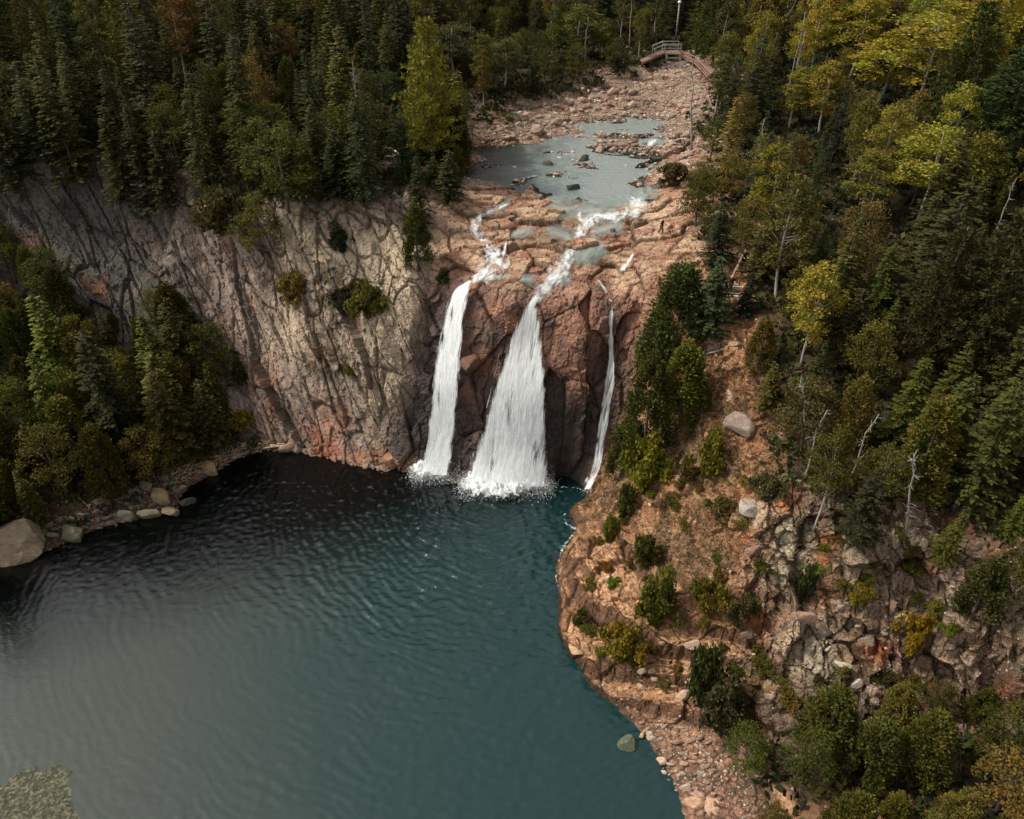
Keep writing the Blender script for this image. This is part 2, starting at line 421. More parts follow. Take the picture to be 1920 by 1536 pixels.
def build_terrain():
    V = np.array(CP_V)
    A = np.zeros((len(V), len(CLS)))
    for i, t in enumerate(CP_T): A[i, CLS.index(t)] = 1
    r = delaunay_2d_cdt([Vector((p[0], p[1])) for p in CP_V], CP_E, [], 0, 1e-5)
    vo, fo, orig = r[0], r[2], r[3]
    nv, na, bad = [], [], 0
    for k, o in enumerate(orig):
        if o:
            nv.append(V[o[0]]); na.append(A[o[0]])
        else:
            bad += 1
            q = np.array([vo[k].x, vo[k].y])
            d = np.hypot(V[:, 0] - q[0], V[:, 1] - q[1])
            j = np.argsort(d)[:2]
            w = 1 / (d[j] + 1e-6)
            w /= w.sum()
            nv.append([q[0], q[1], (V[j, 2] * w).sum()]); na.append((A[j] * w[:, None]).sum(0))
    print("terrain control points", len(V), "crossings", bad)
    V, A = np.array(nv), np.array(na)
    F = np.array([list(f) for f in fo if len(f) == 3])

    def refine(V, A, F, target, maxit=14):
        for it in range(maxit):
            E = np.concatenate([F[:, [0, 1]], F[:, [1, 2]], F[:, [2, 0]]])
            Es = np.sort(E, 1)
            key = Es[:, 0].astype(np.int64) * len(V) + Es[:, 1]
            uk, inv = np.unique(key, return_inverse=True)
            a, b = uk // len(V), uk % len(V)
            L = np.linalg.norm(V[a] - V[b], axis=1)
            mid = (V[a] + V[b]) / 2
            am = (A[a] + A[b]) / 2
            sp = L > target(mid, am)
            if not sp.any(): break
            newid = np.full(len(uk), -1, np.int64)
            newid[sp] = len(V) + np.arange(sp.sum())
            V = np.concatenate([V, mid[sp]])
            A = np.concatenate([A, am[sp]])
            n = len(F)
            m01, m12, m20 = newid[inv[:n]], newid[inv[n:2 * n]], newid[inv[2 * n:]]
            out = []
            code = (m01 >= 0).astype(int) + 2 * (m12 >= 0) + 4 * (m20 >= 0)
            for c in range(8):
                k = code == c
                if not k.any(): continue
                f0, f1, f2, p, q, s = F[k, 0], F[k, 1], F[k, 2], m01[k], m12[k], m20[k]
                T = lambda *x: out.append(np.stack(x, 1))
                if c == 0: T(f0, f1, f2)
                elif c == 1: T(f0, p, f2); T(p, f1, f2)
                elif c == 2: T(f0, f1, q); T(f0, q, f2)
                elif c == 4: T(f0, f1, s); T(s, f1, f2)
                elif c == 3: T(p, f1, q); T(f0, p, q); T(f0, q, f2)
                elif c == 6: T(q, f2, s); T(f0, f1, q); T(f0, q, s)
                elif c == 5: T(f0, p, s); T(p, f1, f2); T(p, f2, s)
                else: T(f0, p, s); T(p, f1, q); T(q, f2, s); T(p, q, s)
            F = np.concatenate(out)
        return V, A, F

    def smooth(V, A, F, it, k=0.5):
        E = np.concatenate([F[:, [0, 1]], F[:, [1, 2]], F[:, [2, 0]]])
        E = np.unique(np.sort(E, 1), axis=0)
        deg = np.bincount(E.ravel(), minlength=len(V))[:, None]
        for _ in range(it):
            for X in (V, A):
                S = np.zeros_like(X)
                for c in range(X.shape[1]):
                    S[:, c] = np.bincount(E[:, 0], X[E[:, 1], c], len(X)) + np.bincount(E[:, 1], X[E[:, 0], c], len(X))
                X += k * (S / deg - X)
        return V, A

    def t1(mid, am):
        return 1.6 + 0.02 * np.maximum(0, mid[:, 1] - 60) + 14 * (am[:, 6] + am[:, 8] > .95)
    V, A, F = refine(V, A, F, t1)
    keep = V.copy()
    V, A = smooth(V, A, F, 3, 0.45)

    def t2(mid, am):
        px, py, dep = project(mid)
        vis = (px > -80) & (px < 2000) & (py > -40) & (py < 1620)
        rock = am[:, 6] + am[:, 8] < 0.75
        t = 0.0024 * dep
        t = np.where(am[:, 2] > .5, t * 1.15, t)
        t = np.where(rock, t, np.where(am[:, 8] > .5, 3.0, 1.1 + 0.012 * dep))
        return np.where(vis, t, np.maximum(t * 6, 3.0))
    V, A, F = refine(V, A, F, t2)
    V, A = smooth(V, A, F, 1, 0.5)
    A /= A.sum(1, keepdims=True)
    return V, A, F

def vnormals(V, F):
    n = np.cross(V[F[:, 1]] - V[F[:, 0]], V[F[:, 2]] - V[F[:, 0]])
    N = np.zeros_like(V)
    for k in range(3):
        for c in range(3):
            N[:, c] += np.bincount(F[:, k], n[:, c], len(V))
    N /= np.linalg.norm(N, axis=1, keepdims=True) + 1e-12
    s = np.sign(N[:, 2]).sum()
    return N if s > 0 else -N

def rotp(P, ax):
    """coordinates (across, along, out) for an anisotropy axis ax"""
    ax = np.array(ax, float)
    ax /= np.linalg.norm(ax)
    u = np.cross(ax, [0, 0, 1.0]) if abs(ax[2]) < .99 else np.array([1.0, 0, 0])
    u /= np.linalg.norm(u)
    w = np.cross(u, ax)
    return np.stack([P @ u, P @ ax, P @ w], 1)

def facets(P, cell, stretch, ax, s, amp, tilt=0.7, crack=0.5, cw=0.06, warp=0.35):
    Q = rotp(P, ax)
    Q[:, 1] /= stretch
    Q = Q / cell
    Q = Q + warp * np.stack([vnoise(Q * .9 + 3, s + 40), vnoise(Q * .9 + 9, s + 41), vnoise(Q * .9 + 17, s + 42)], 1)
    a, b, c, bd, off = worley(Q, s)
    d = (a - .5) * 2 + tilt * ((b - .5) * 2 * off[:, 0] + (c - .5) * 2 * off[:, 1] + (b + c - 1) * off[:, 2]) * 1.6
    cr = 1 - sstep(0, cw * 2, bd)
    return amp * (d - crack * cr), a, b, cr

V0, A0, F0 = build_terrain()
print("terrain verts", len(V0), "tris", len(F0))
N0 = vnormals(V0, F0)
wL, wH, wB, wS, wE, wG, wF, wC, wW = A0.T
P0 = V0.copy()
px0, py0, dep0 = project(P0)
disp = np.zeros(len(V0))
updn = np.zeros(len(V0))
# left cliff: leaning slabs and open joints
lean = np.array([-0.42, 0.30, 0.86])
l1, la, lb, lc1 = facets(P0, 4.4, 4.2, lean, 11, .62, .75, .20, .018, .15)
lxx, _a, _b, lcx = facets(P0, 2.6, 9.0, lean + np.array([.05, 0, 0]), 17, .0, 0, 0, .028, .22)
l2, la2, lb2, lc2 = facets(P0, 1.25, 3.0, lean, 21, .15, 1.1, .3, .04, .28)
l3, la3, lb3, lc3 = facets(P0, .48, 1.8, lean, 24, .085, 1.1, .3, .07, .3)
wLH = wL + wH * .8
disp += wL * (l1 + l2 + l3 - .32 * lcx) + wL * .35 * fbm(P0 / 5.0, 3, 5)
# head wall: blockier
h1, ha, hb, hc1 = facets(P0, 3.4, 2.2, (0.1, 0.1, 1), 31, .50, .9, .35, .035, .2)
h2, ha2, hb2, hc2 = facets(P0, 1.2, 1.8, (0.15, 0.1, 1), 35, .16, .9, .3, .045, .2)
h3, ha3, hb3, hc3 = facets(P0, .45, 1.5, (0.15, 0.1, 1), 38, .07, .8, .3, .1, .5)
disp += wH * (h1 + h2 + h3)
# river bed: flat blocks with rounded tops
b1, ba, bb, bc1 = facets(P0 * np.array([.5, 1, 1.0]), 2.9, 1.0, (0, 0, 1), 45, .48, .5, .7, .035, .3)
b2, ba2, bb2, bc2 = facets(P0 * np.array([.55, 1, 1.5]), 1.0, 1.0, (0, 0, 1), 51, .11, .8, .8, .06, .3)
b3, ba3, bb3, bc3 = facets(P0 * np.array([.6, 1, 1.5]), .42, 1.0, (0, 0, 1), 54, .035, .8, .7, .1, .3)
upriver = sstep(100, 112, P0[:, 1])
disp += wB * ((b1 * (1 - .6 * upriver) + b2 + b3 * 1.3))
# right slope and crag
s1, sa, sb, sc1 = facets(P0, 2.9, 2.4, (-0.25, 0.35, 1), 61, .62, 1.1, .3, .025, .3)
s2, sa2, sb2, sc2 = facets(P0, 1.05, 2.2, (-0.25, 0.35, 1), 65, .34, 1.1, .35, .04, .3)
s3, sa3, sb3, sc3 = facets(P0, .45, 1.2, (0.1, 0, 1), 68, .12, .9, .5, .12, .5)
disp += wS * (s1 * .5 + s2 * .55 + s3 * 1.0 + .3 * fbm(P0 / 2.5, 3, 77))
disp += wG * (s1 * 1.7 + s2 * 1.15 + s3 * 1.1)
# lower ledges: terraces stepping down to the water
def terrace(P, step, tx, ty, s):
    h = P[:, 2] + P[:, 0] * tx + P[:, 1] * ty + .55 * fbm(P / 3.2, 3, s)
    k = h / step
    f = k - np.floor(k)
    return (np.floor(k) + sstep(.74, .98, f) + .36) * step - h, f
td1, tf1 = terrace(P0, 1.35, -.16, .10, 81)
td2, tf2 = terrace(P0, .45, -.10, .12, 85)
updn += (wE * 1.0 + wG * .3 + wS * .3) * td1
updn += (wE * .7) * td2 * .8
e1, ea, eb, ec1 = facets(P0 * np.array([1, 1, 1.3]), 2.5, 1.0, (0, 0, 1), 91, .42, .55, .6, .03, .25)
e2, ea2, eb2, ec2 = facets(P0, .7, 1.0, (0, 0, 1), 95, .10, .7, .8, .1, .5)
disp += wE * (e1 + e2 + s3 * .5)
# shore cobbles / forest floor
c1, ca, cb_, cc1 = facets(P0, .55, 1.0, (0, 0, 1), 99, .10, .4, 1.2, .2, .2)
land_c = wC * sstep(0.15, 0.6, P0[:, 2] + 0 * px0)
bar = (P0[:, 1] < 36) & (P0[:, 0] < -10)
disp += np.where(bar, wC * (.12 * fbm(P0 / .8, 3, 7) + .0), wC * (c1 + .10 * fbm(P0 / 1.2, 3, 8)))
disp += wF * .35 * fbm(P0 / 3.0, 3, 9)
edge = 1 - (1 - np.clip(np.abs(P0[:, 2]) / .8, 0, 1)) * .75 * (wW + wC + wE * .6 > .35)
V1 = P0 + N0 * (disp * edge)[:, None]
V1[:, 2] += updn * edge
N1 = vnormals(V1, F0)

# ---- rock colours (stone tones with some painted light and shade, baked per point of the ground)
def C(r, g, b): return np.array([r, g, b]) / 255.0
def lin(c): return np.where(c <= .04045, c / 12.92, ((c + .055) / 1.055) ** 2.4)
def hexl(r, g, b): return lin(C(r, g, b))
def mixv(a, b, t): return a + (b - a) * t[:, None]
n_big = fbm(P0 / 6.0, 3, 201)
n_mid = fbm(P0 / 1.8, 4, 202)
n_fin = fbm(P0 / .5, 3, 203)
Ql = rotp(P0, lean); Ql[:, 1] /= 6
n_str = fbm(Ql / .9, 4, 204)
Qv = P0 * np.array([1, 1, .16])
n_ver = fbm(Qv / .7, 4, 206)
def blob(cx, cy, rx, ry, rot=0.0):
    dx, dy = px0 - cx, py0 - cy
    c, s = math.cos(math.radians(rot)), math.sin(math.radians(rot))
    u, v = (dx * c + dy * s) / rx, (-dx * s + dy * c) / ry
    return np.exp(-(u * u + v * v))
one = np.ones(len(P0))
# left cliff: greyish pink stone, greener to the far left with tree shade painted in, pale lichen and painted light on the rib
colL = mixv(hexl(132, 112, 100)[None] * one[:, None], hexl(165, 140, 122), sstep(-.5, .6, n_str + .5 * (la - .5)))
colL = mixv(colL, hexl(146, 108, 86), sstep(.25, .7, n_mid + .6 * (lb2 - .5)) * (1 - .8 * sstep(450, 300, px0)))
colL = mixv(colL, hexl(84, 80, 72), sstep(.0, .7, -n_str + .7 * (la2 - .5)) * .8)
farl = sstep(470, 250, px0)
colL = mixv(colL, mixv(hexl(80, 80, 72)[None] * one[:, None], hexl(108, 92, 78), sstep(.1, .7, n_mid + lb - .5)), farl * .9)
pale = np.clip(blob(740, 540, 60, 110) + blob(712, 690, 45, 130) + .8 * blob(560, 520, 60, 130) + .7 * blob(670, 470, 90, 60) + .5 * blob(560, 650, 90, 60, 25), 0, 1)
colL = mixv(colL, mixv(hexl(192, 170, 140)[None] * one[:, None], hexl(150, 126, 104), sstep(-.1, .7, -n_mid)), pale * sstep(-.9, -.1, n_fin + n_mid + .4))
orange = np.clip(blob(520, 735, 22, 75, -32) + blob(605, 790, 50, 40) + blob(600, 660, 26, 22) + .8 * blob(200, 555, 60, 22, 40) + blob(640, 850, 140, 22, 8) + .6 * blob(60, 470, 50, 30, 30) + .8 * blob(765, 870, 40, 14), 0, 1)
colL = mixv(colL, hexl(168, 96, 54), orange * sstep(-.3, .6, n_mid + .4 * n_fin) * .7)
moss = np.clip(blob(640, 600, 40, 120, -18) + blob(660, 545, 70, 45) + blob(400, 330, 90, 50) + blob(590, 420, 30, 60) * .7 + blob(620, 690, 60, 30), 0, 1)
colL = mixv(colL, hexl(58, 54, 34), moss * sstep(-.3, .3, n_mid + .5 * n_fin) * .9)
colL = mixv(colL, hexl(46, 40, 34), (np.maximum(np.maximum(lc1 * .7, lc2 * .5) * .6, lcx * .62)))
# head wall: dark wet brown and red brown
colH = mixv(hexl(88, 62, 50)[None] * one[:, None], hexl(140, 92, 66), sstep(-.2, .8, n_mid + .8 * (ha - .5)))
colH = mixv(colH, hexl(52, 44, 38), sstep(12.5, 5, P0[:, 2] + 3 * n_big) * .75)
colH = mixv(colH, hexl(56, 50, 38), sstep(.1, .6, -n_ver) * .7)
lit_paint = np.clip(blob(930, 580, 50, 35) + blob(1090, 580, 45, 70) + blob(1190, 570, 50, 60) + .6 * blob(1170, 620, 20, 60), 0, 1)
colH = mixv(colH, hexl(176, 116, 82), lit_paint * .8 * sstep(-.8, .3, n_mid))  # sunlit look of these faces painted into the stone colour
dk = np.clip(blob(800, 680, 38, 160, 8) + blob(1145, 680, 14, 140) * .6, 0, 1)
colH = mixv(colH, hexl(44, 38, 34), dk * .75)  # dark wet rock, with the shade of the recess painted in
colH = mixv(colH, hexl(150, 92, 52), np.clip(blob(1010, 700, 25, 40) * 0 + blob(765, 872, 28, 14) + blob(905, 680, 20, 25), 0, 1) * .6)
# river bed: pink granite, tan on top, dark in the joints
colB = mixv(hexl(170, 124, 98)[None] * one[:, None], hexl(200, 166, 136), sstep(-.4, .5, n_mid + .7 * (ba - .5)))
colB = mixv(colB, hexl(150, 98, 74), sstep(.1, .8, n_fin * .6 + .9 * (bb2 - .5) + .2))
colB = mixv(colB, hexl(150, 128, 104), sstep(.2, .8, n_big + .5 * (ba2 - .5)) * .7)
colB = mixv(colB, mixv(hexl(150, 128, 112)[None] * one[:, None], hexl(112, 92, 78), sstep(-.1, .5, n_fin)), sstep(86, 112, P0[:, 1]) * (.45 + .4 * sstep(-.3, .4, n_mid)))
colB = mixv(colB, hexl(74, 56, 44), np.maximum(bc1, bc2 * .75) * .75)
shal = (P0[:, 2] < 22.72) & (P0[:, 1] > 84)
colB = np.where(shal[:, None] & (wB > .5)[:, None], hexl(84, 74, 56)[None] * (.8 + .4 * n_fin)[:, None], colB)
wetb = sstep(23.05, 22.75, P0[:, 2]) * (P0[:, 1] > 84)
colB = mixv(colB, colB * .5, wetb * .8)
# right slope: red brown earth, dry brush, grey and pale stones
colS = mixv(hexl(146, 104, 76)[None] * one[:, None], hexl(182, 142, 106), sstep(-.3, .6, n_mid + .4 * (sa2 - .5)))
colS = mixv(colS, hexl(118, 84, 62), sstep(.0, .6, n_fin + .6 * (sb3 - .5)) * .8)
colS = mixv(colS, hexl(112, 98, 76), sstep(-.1, .5, n_big + .5 * n_fin) * .7)
colS = mixv(colS, hexl(86, 64, 48), sstep(.15, .5, n_mid * .7 - n_big * .5 + .4 * n_fin) * .75)
colS = mixv(colS, hexl(184, 164, 138), sstep(.35, .6, -n_mid + .4 * (sb2 - .5)) * .6)
colG = mixv(hexl(150, 126, 106)[None] * one[:, None], hexl(126, 80, 58), sstep(-.1, .5, n_mid + .8 * (sb - .5)))
colG = mixv(colG, hexl(168, 152, 130), sstep(.25, .7, n_fin * .6 + n_big + .7 * (sa2 - .5)) * .7)
colG = mixv(colG, hexl(112, 94, 62), sstep(.1, .5, n_mid * .6 + n_big) * .5)
colG = mixv(colG, hexl(84, 72, 58), sstep(.2, .7, -n_mid + .5 * (sb2 - .5)) * .7)
rust = np.clip(blob(1412, 1040, 32, 90) + blob(1470, 935, 30, 30) + blob(1640, 1215, 50, 22) + .8 * blob(1430, 1180, 60, 50) + blob(1540, 1060, 12, 80), 0, 1)
colS = mixv(colS, hexl(178, 100, 54), rust * .8)
colG = mixv(colG, hexl(176, 98, 52), rust * .85 * sstep(-.7, .3, n_mid))
palg = np.clip(blob(1405, 965, 34, 26) + blob(1480, 1075, 60, 22) + blob(1480, 1010, 30, 30) + .7 * blob(1500, 1210, 45, 60) + .8 * blob(1690, 1010, 40, 22) + blob(1310, 1050, 20, 20), 0, 1)
colG = mixv(colG, hexl(205, 192, 166), palg * sstep(-.6, .2, n_fin + .3))
colG = mixv(colG, hexl(40, 34, 28), np.maximum(sc1 * .6, sc2 * .45))
colE = mixv(hexl(204, 160, 122)[None] * one[:, None], hexl(160, 116, 88), sstep(-.1, .7, n_mid + .6 * (ea - .5)))
riser = np.maximum(sstep(.70, .8, tf1), .6 * sstep(.7, .8, tf2) * (tf2 > .7))
colE = mixv(colE, hexl(88, 64, 50), riser * .85)  # shaded ledge fronts painted darker than the treads
colE = mixv(colE, hexl(58, 44, 36), np.maximum(ec1 * .6, ec2 * .4))
colE = mixv(colE, hexl(60, 44, 34), sstep(.7, .15, P0[:, 2] + .2 * n_fin))
colF = mixv(hexl(38, 34, 22)[None] * one[:, None], hexl(58, 50, 30), sstep(-.3, .6, n_mid))
colF = mixv(colF, hexl(88, 68, 48), sstep(.4, .85, n_big + .3 * n_fin) * .6)
trail = np.clip(blob(1370, 590, 30, 40) + blob(1385, 545, 14, 40, 25) + blob(1430, 430, 10, 25) + blob(1370, 640, 40, 40) * .8 + blob(1620, 1540, 60, 40) + blob(1470, 1500, 14, 60, -35), 0, 1)
colF = mixv(colF, hexl(186, 140, 104), trail)
colS = mixv(colS, hexl(196, 148, 110), trail * .8)
colC = mixv(hexl(150, 112, 88)[None] * one[:, None], hexl(110, 90, 74), sstep(-.2, .6, n_fin + ca - .5))
colC = mixv(colC, hexl(60, 50, 42), cc1 * .6)
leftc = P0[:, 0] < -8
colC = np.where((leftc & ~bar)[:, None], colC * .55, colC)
colC = np.where(bar[:, None], mixv(hexl(70, 70, 56)[None] * one[:, None], hexl(116, 112, 90), sstep(-.2, .5, fbm(P0 / .16, 2, 303))), colC)
colW = np.tile(hexl(40, 44, 34), (len(P0), 1))
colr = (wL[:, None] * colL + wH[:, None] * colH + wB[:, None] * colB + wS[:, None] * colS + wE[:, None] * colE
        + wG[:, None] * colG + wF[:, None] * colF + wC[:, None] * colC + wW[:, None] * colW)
colr = colr * (1 + wB[:, None] * np.array([-.08, -.11, -.22]) + (wS + wE)[:, None] * np.array([.0, -.02, -.06]))
lum = colr @ np.array([.3, .55, .15])
colr = lum[:, None] + (colr - lum[:, None]) * (wB * .82 + wH * .85 + wL * .86 + (1 - wB - wH - wL) * 1.0)[:, None]
colr = np.clip(colr * 1.04, 0.004, .8)

# ---- ground materials
def ground_mat(name, bump=.5, rough=.9, fine=6.0, wet=False, var=.35):
    m, nt, b, out = new_mat(name)
    col = node(nt, "ShaderNodeVertexColor", layer_name="Col")
    tc = node(nt, "ShaderNodeNewGeometry")
    n1 = node(nt, "ShaderNodeTexNoise", {"Vector": tc.outputs["Position"], "Scale": fine, "Detail": 6.0, "Roughness": .68})
    n2 = node(nt, "ShaderNodeTexNoise", {"Vector": tc.outputs["Position"], "Scale": fine * .33, "Detail": 5.0, "Roughness": .7})
    v = node(nt, "ShaderNodeTexVoronoi", {"Vector": tc.outputs["Position"], "Scale": fine * .55}, feature='DISTANCE_TO_EDGE')
    r1 = ramp(nt, n1.outputs["Fac"], [(.28, (1 - var * 1.1,) * 3), (.5, (1, 1, 1)), (.72, (1 + var,) * 3)])
    r2 = ramp(nt, n2.outputs["Fac"], [(.3, (1 - var * .6,) * 3), (.7, (1 + var * .5,) * 3)])
    c = mixc(nt, 1.0, col.outputs["Color"], r1.outputs[0], 'MULTIPLY')
    c = mixc(nt, 1.0, c, r2.outputs[0], 'MULTIPLY')
    rc = ramp(nt, v.outputs["Distance"], [(0.0, (.55,) * 3), (.05, (1, 1, 1))])
    c = mixc(nt, .45, c, mixc(nt, 1.0, c, rc.outputs[0], 'MULTIPLY'))
    nt.links.new(c, b.inputs["Base Color"])
    b.inputs["Roughness"].default_value = rough
    b.inputs["Specular IOR Level"].default_value = .5 if wet else .2
    bn = node(nt, "ShaderNodeBump", {"Height": n1.outputs["Fac"], "Strength": bump, "Distance": .25})
    bv = node(nt, "ShaderNodeBump", {"Height": rc.outputs[0], "Strength": bump * .6, "Distance": .08, "Normal": bn.outputs[0]})
    nt.links.new(bv.outputs[0], b.inputs["Normal"])
    return m

MAT_ROCK = ground_mat("cliff rock", .8, .88, 3.5)
MAT_WET = ground_mat("wet rock", .8, .5, 3.5, True)
MAT_BED = ground_mat("river bed rock", .7, .85, 4.5)
MAT_SLOPE = ground_mat("slope rock and earth", .9, .95, 5.0, var=.45)
MAT_SOIL = ground_mat("forest soil", .8, 1.0, 2.5, var=.5)
MAT_SHORE = ground_mat("shore stones", .8, .9, 6.0, var=.5)

fm = A0[F0].mean(1)
top = np.argmax(fm, 1)
groups = {"cliff": ([0], MAT_ROCK), "headwall_cliff": ([1], MAT_WET), "river_bed": ([2], MAT_BED), "hillside": ([3, 4, 5], MAT_SLOPE),
          "ground": ([6, 8], MAT_SOIL), "shore": ([7], MAT_SHORE)}
for nm, (ids, mt) in groups.items():
    sel = F0[np.isin(top, ids)]
    u, inv = np.unique(sel, return_inverse=True)
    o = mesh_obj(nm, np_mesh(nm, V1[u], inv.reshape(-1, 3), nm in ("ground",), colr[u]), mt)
    tag(o, kind="structure")
BVH = BVHTree.FromPolygons([tuple(v) for v in V1], [tuple(f) for f in F0.tolist()])

def ground(x, y):
    h = BVH.ray_cast(Vector((x, y, 200)), Vector((0, 0, -1)))
    return h[0].z if h[0] is not None else 0.0

def hit(px, py):
    """where the line of sight through a point of the photograph meets the ground"""
    h = BVH.ray_cast(Vector((0, 0, CAM_H)), ray(px, py).normalized())
    if h[0] is None: return at_z(px, py, 0), Vector((0, 0, 1))
    return h[0], h[1]
# vertex normals pointing up
# ------------------------------------------------------------------ pool water
def water_mat():
    m, nt, b, out = new_mat("pool water")
    geo = node(nt, "ShaderNodeNewGeometry")
    sep = node(nt, "ShaderNodeSeparateXYZ", {0: geo.outputs["Position"]})
    # body colour: teal where the falls stir in air, darkened under the left cliff to paint its dark reflection, pale silt over the bar
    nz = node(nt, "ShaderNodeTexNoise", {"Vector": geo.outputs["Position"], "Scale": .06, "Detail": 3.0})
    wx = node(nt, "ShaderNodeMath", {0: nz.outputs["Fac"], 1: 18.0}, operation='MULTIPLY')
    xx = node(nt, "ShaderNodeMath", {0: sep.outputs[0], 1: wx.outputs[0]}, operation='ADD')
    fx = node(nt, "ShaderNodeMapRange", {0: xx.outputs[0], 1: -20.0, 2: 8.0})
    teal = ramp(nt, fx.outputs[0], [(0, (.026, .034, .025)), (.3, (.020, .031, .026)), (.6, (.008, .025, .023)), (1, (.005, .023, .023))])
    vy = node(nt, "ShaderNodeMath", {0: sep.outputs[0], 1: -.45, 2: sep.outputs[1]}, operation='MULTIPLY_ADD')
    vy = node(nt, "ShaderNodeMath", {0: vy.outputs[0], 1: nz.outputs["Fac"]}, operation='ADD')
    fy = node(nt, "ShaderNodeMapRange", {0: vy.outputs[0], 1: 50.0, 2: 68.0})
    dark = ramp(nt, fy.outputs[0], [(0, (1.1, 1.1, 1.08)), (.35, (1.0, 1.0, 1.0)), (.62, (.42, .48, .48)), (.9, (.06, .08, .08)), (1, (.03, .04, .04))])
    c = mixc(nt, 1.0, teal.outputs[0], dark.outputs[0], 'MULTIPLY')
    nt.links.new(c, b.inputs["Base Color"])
    b.inputs["Roughness"].default_value = .03
    b.inputs["IOR"].default_value = 1.52
    b.inputs["Specular IOR Level"].default_value = .5
    return m, nt, b, geo

def pool():
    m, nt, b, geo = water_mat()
    # fine chop is in the shader, the larger ripples are in the mesh
    mp = node(nt, "ShaderNodeMapping", {"Vector": geo.outputs["Position"], "Scale": (1.0, 1.6, 1.0)})
    n1 = node(nt, "ShaderNodeTexNoise", {"Vector": mp.outputs[0], "Scale": 4.6, "Detail": 3.0, "Roughness": .6, "Distortion": .8})
    bp = node(nt, "ShaderNodeBump", {"Height": n1.outputs["Fac"], "Strength": .55, "Distance": .05})
    sp_ = node(nt, "ShaderNodeSeparateXYZ", {0: geo.outputs["Position"]})
    st_ = node(nt, "ShaderNodeMapRange", {0: sp_.outputs[1], 1: 30.0, 2: 58.0, 3: .22, 4: .42})
    nt.links.new(st_.outputs[0], bp.inputs["Strength"])
    nt.links.new(bp.outputs[0], b.inputs["Normal"])
    xs0, xs1, ys0, ys1, st = -75.0, 30.0, 18.0, 72.0, .13
    xs = np.arange(xs0, xs1, st); ys = np.arange(ys0, ys1, st)
    X, Y = np.meshgrid(xs, ys)
    P = np.stack([X.ravel(), Y.ravel(), 0 * X.ravel()], 1)
    src = at_z(960, 905, 0)
    dx, dy = P[:, 0] - src.x, P[:, 1] - src.y
    r = np.hypot(dx, dy)
    th = np.arctan2(dy, dx)
    wob = 1.6 * fbm(P / 5.0, 3, 401)
    calm = .10 + .22 * sstep(38, 52, P[:, 1]) + .26 * sstep(-26, -4, P[:, 0] - .3 * (P[:, 1] - 40)) + .68 * sstep(34, 10, r + 4 * fbm(P / 6.0, 2, 411))                         # rougher near the falls
    patch = .55 + .45 * fbm(P / 7.0, 2, 405)
    w = (np.sin((r + wob) * 2 * math.pi / .85 + 2.6 * fbm(P / 1.8, 2, 402)) * .42
         + .8 * fbm(np.stack([r / .5 + wob, th * 13, 0 * r], 1), 1, 403)
         + 1.2 * fbm(P * np.array([1.1, 1.7, 1]) / .62, 2, 404, .4))
    z = w * .034 * (calm * 1.6 + .06 * patch)
    P[:, 2] = z
    nx, ny = len(xs), len(ys)
    i = np.arange((nx - 1) * (ny - 1))
    a = (i // (nx - 1)) * nx + i % (nx - 1)
    F = np.stack([a, a + 1, a + nx + 1, a + nx], 1)
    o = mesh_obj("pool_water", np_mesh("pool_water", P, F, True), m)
    tag(o, kind="structure")
    # the rest of the pool, outside the frame
    fr = MB()
    for (x0, x1, y0, y1) in ((-200, xs[0], -60, 120), (xs[-1], 60, -60, ys[0]), (xs[0], xs[-1], -60, ys[0])):
        k = len(fr.v)
        fr.v += [Vector((x0, y0, -.004)), Vector((x1, y0, -.004)), Vector((x1, y1, -.004)), Vector((x0, y1, -.004))]
        fr.f.append((k, k + 1, k + 2, k + 3))
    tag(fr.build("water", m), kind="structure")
pool()

# upper river pool
def river():
    m, nt, b, out = new_mat("river water")
    geo = node(nt, "ShaderNodeNewGeometry")
    rs = node(nt, "ShaderNodeSeparateXYZ", {0: geo.outputs["Position"]})
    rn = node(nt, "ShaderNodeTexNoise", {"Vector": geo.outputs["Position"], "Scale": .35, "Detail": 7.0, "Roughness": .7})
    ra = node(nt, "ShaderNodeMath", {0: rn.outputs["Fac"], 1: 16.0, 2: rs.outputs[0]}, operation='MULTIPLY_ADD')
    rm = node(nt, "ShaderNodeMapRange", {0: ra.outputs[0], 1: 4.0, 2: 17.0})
    rr = ramp(nt, rm.outputs[0], [(0, (.018, .026, .022)), (.4, (.03, .045, .04)), (.62, (.13, .17, .155)), (1, (.25, .29, .27))])  # pale end paints bright sky glare into the base colour
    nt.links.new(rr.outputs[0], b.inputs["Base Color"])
    b.inputs["Roughness"].default_value = .08
    b.inputs["IOR"].default_value = 2.0
    b.inputs["Specular IOR Level"].default_value = .5
    n1 = node(nt, "ShaderNodeTexNoise", {"Vector": geo.outputs["Position"], "Scale": 2.2, "Detail": 4.0, "Roughness": .6})
    bp = node(nt, "ShaderNodeBump", {"Height": n1.outputs["Fac"], "Strength": .9, "Distance": .16})
    nt.links.new(bp.outputs[0], b.inputs["Normal"])
    tr = node(nt, "ShaderNodeBsdfTransparent")
    mx = node(nt, "ShaderNodeMixShader", {0: .82, 1: tr.outputs[0], 2: b.outputs[0]})
    nt.links.new(mx.outputs[0], out.inputs[0])
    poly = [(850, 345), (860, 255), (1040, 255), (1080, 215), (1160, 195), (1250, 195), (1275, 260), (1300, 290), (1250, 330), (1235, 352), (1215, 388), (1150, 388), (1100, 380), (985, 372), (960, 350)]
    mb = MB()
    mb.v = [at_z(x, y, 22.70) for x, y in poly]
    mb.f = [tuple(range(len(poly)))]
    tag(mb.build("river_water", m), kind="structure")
river()
# ------------------------------------------------------------------ moving water: falls, cascades, foam
BVH0 = BVHTree.FromPolygons([tuple(v) for v in V0], [tuple(f) for f in F0.tolist()])

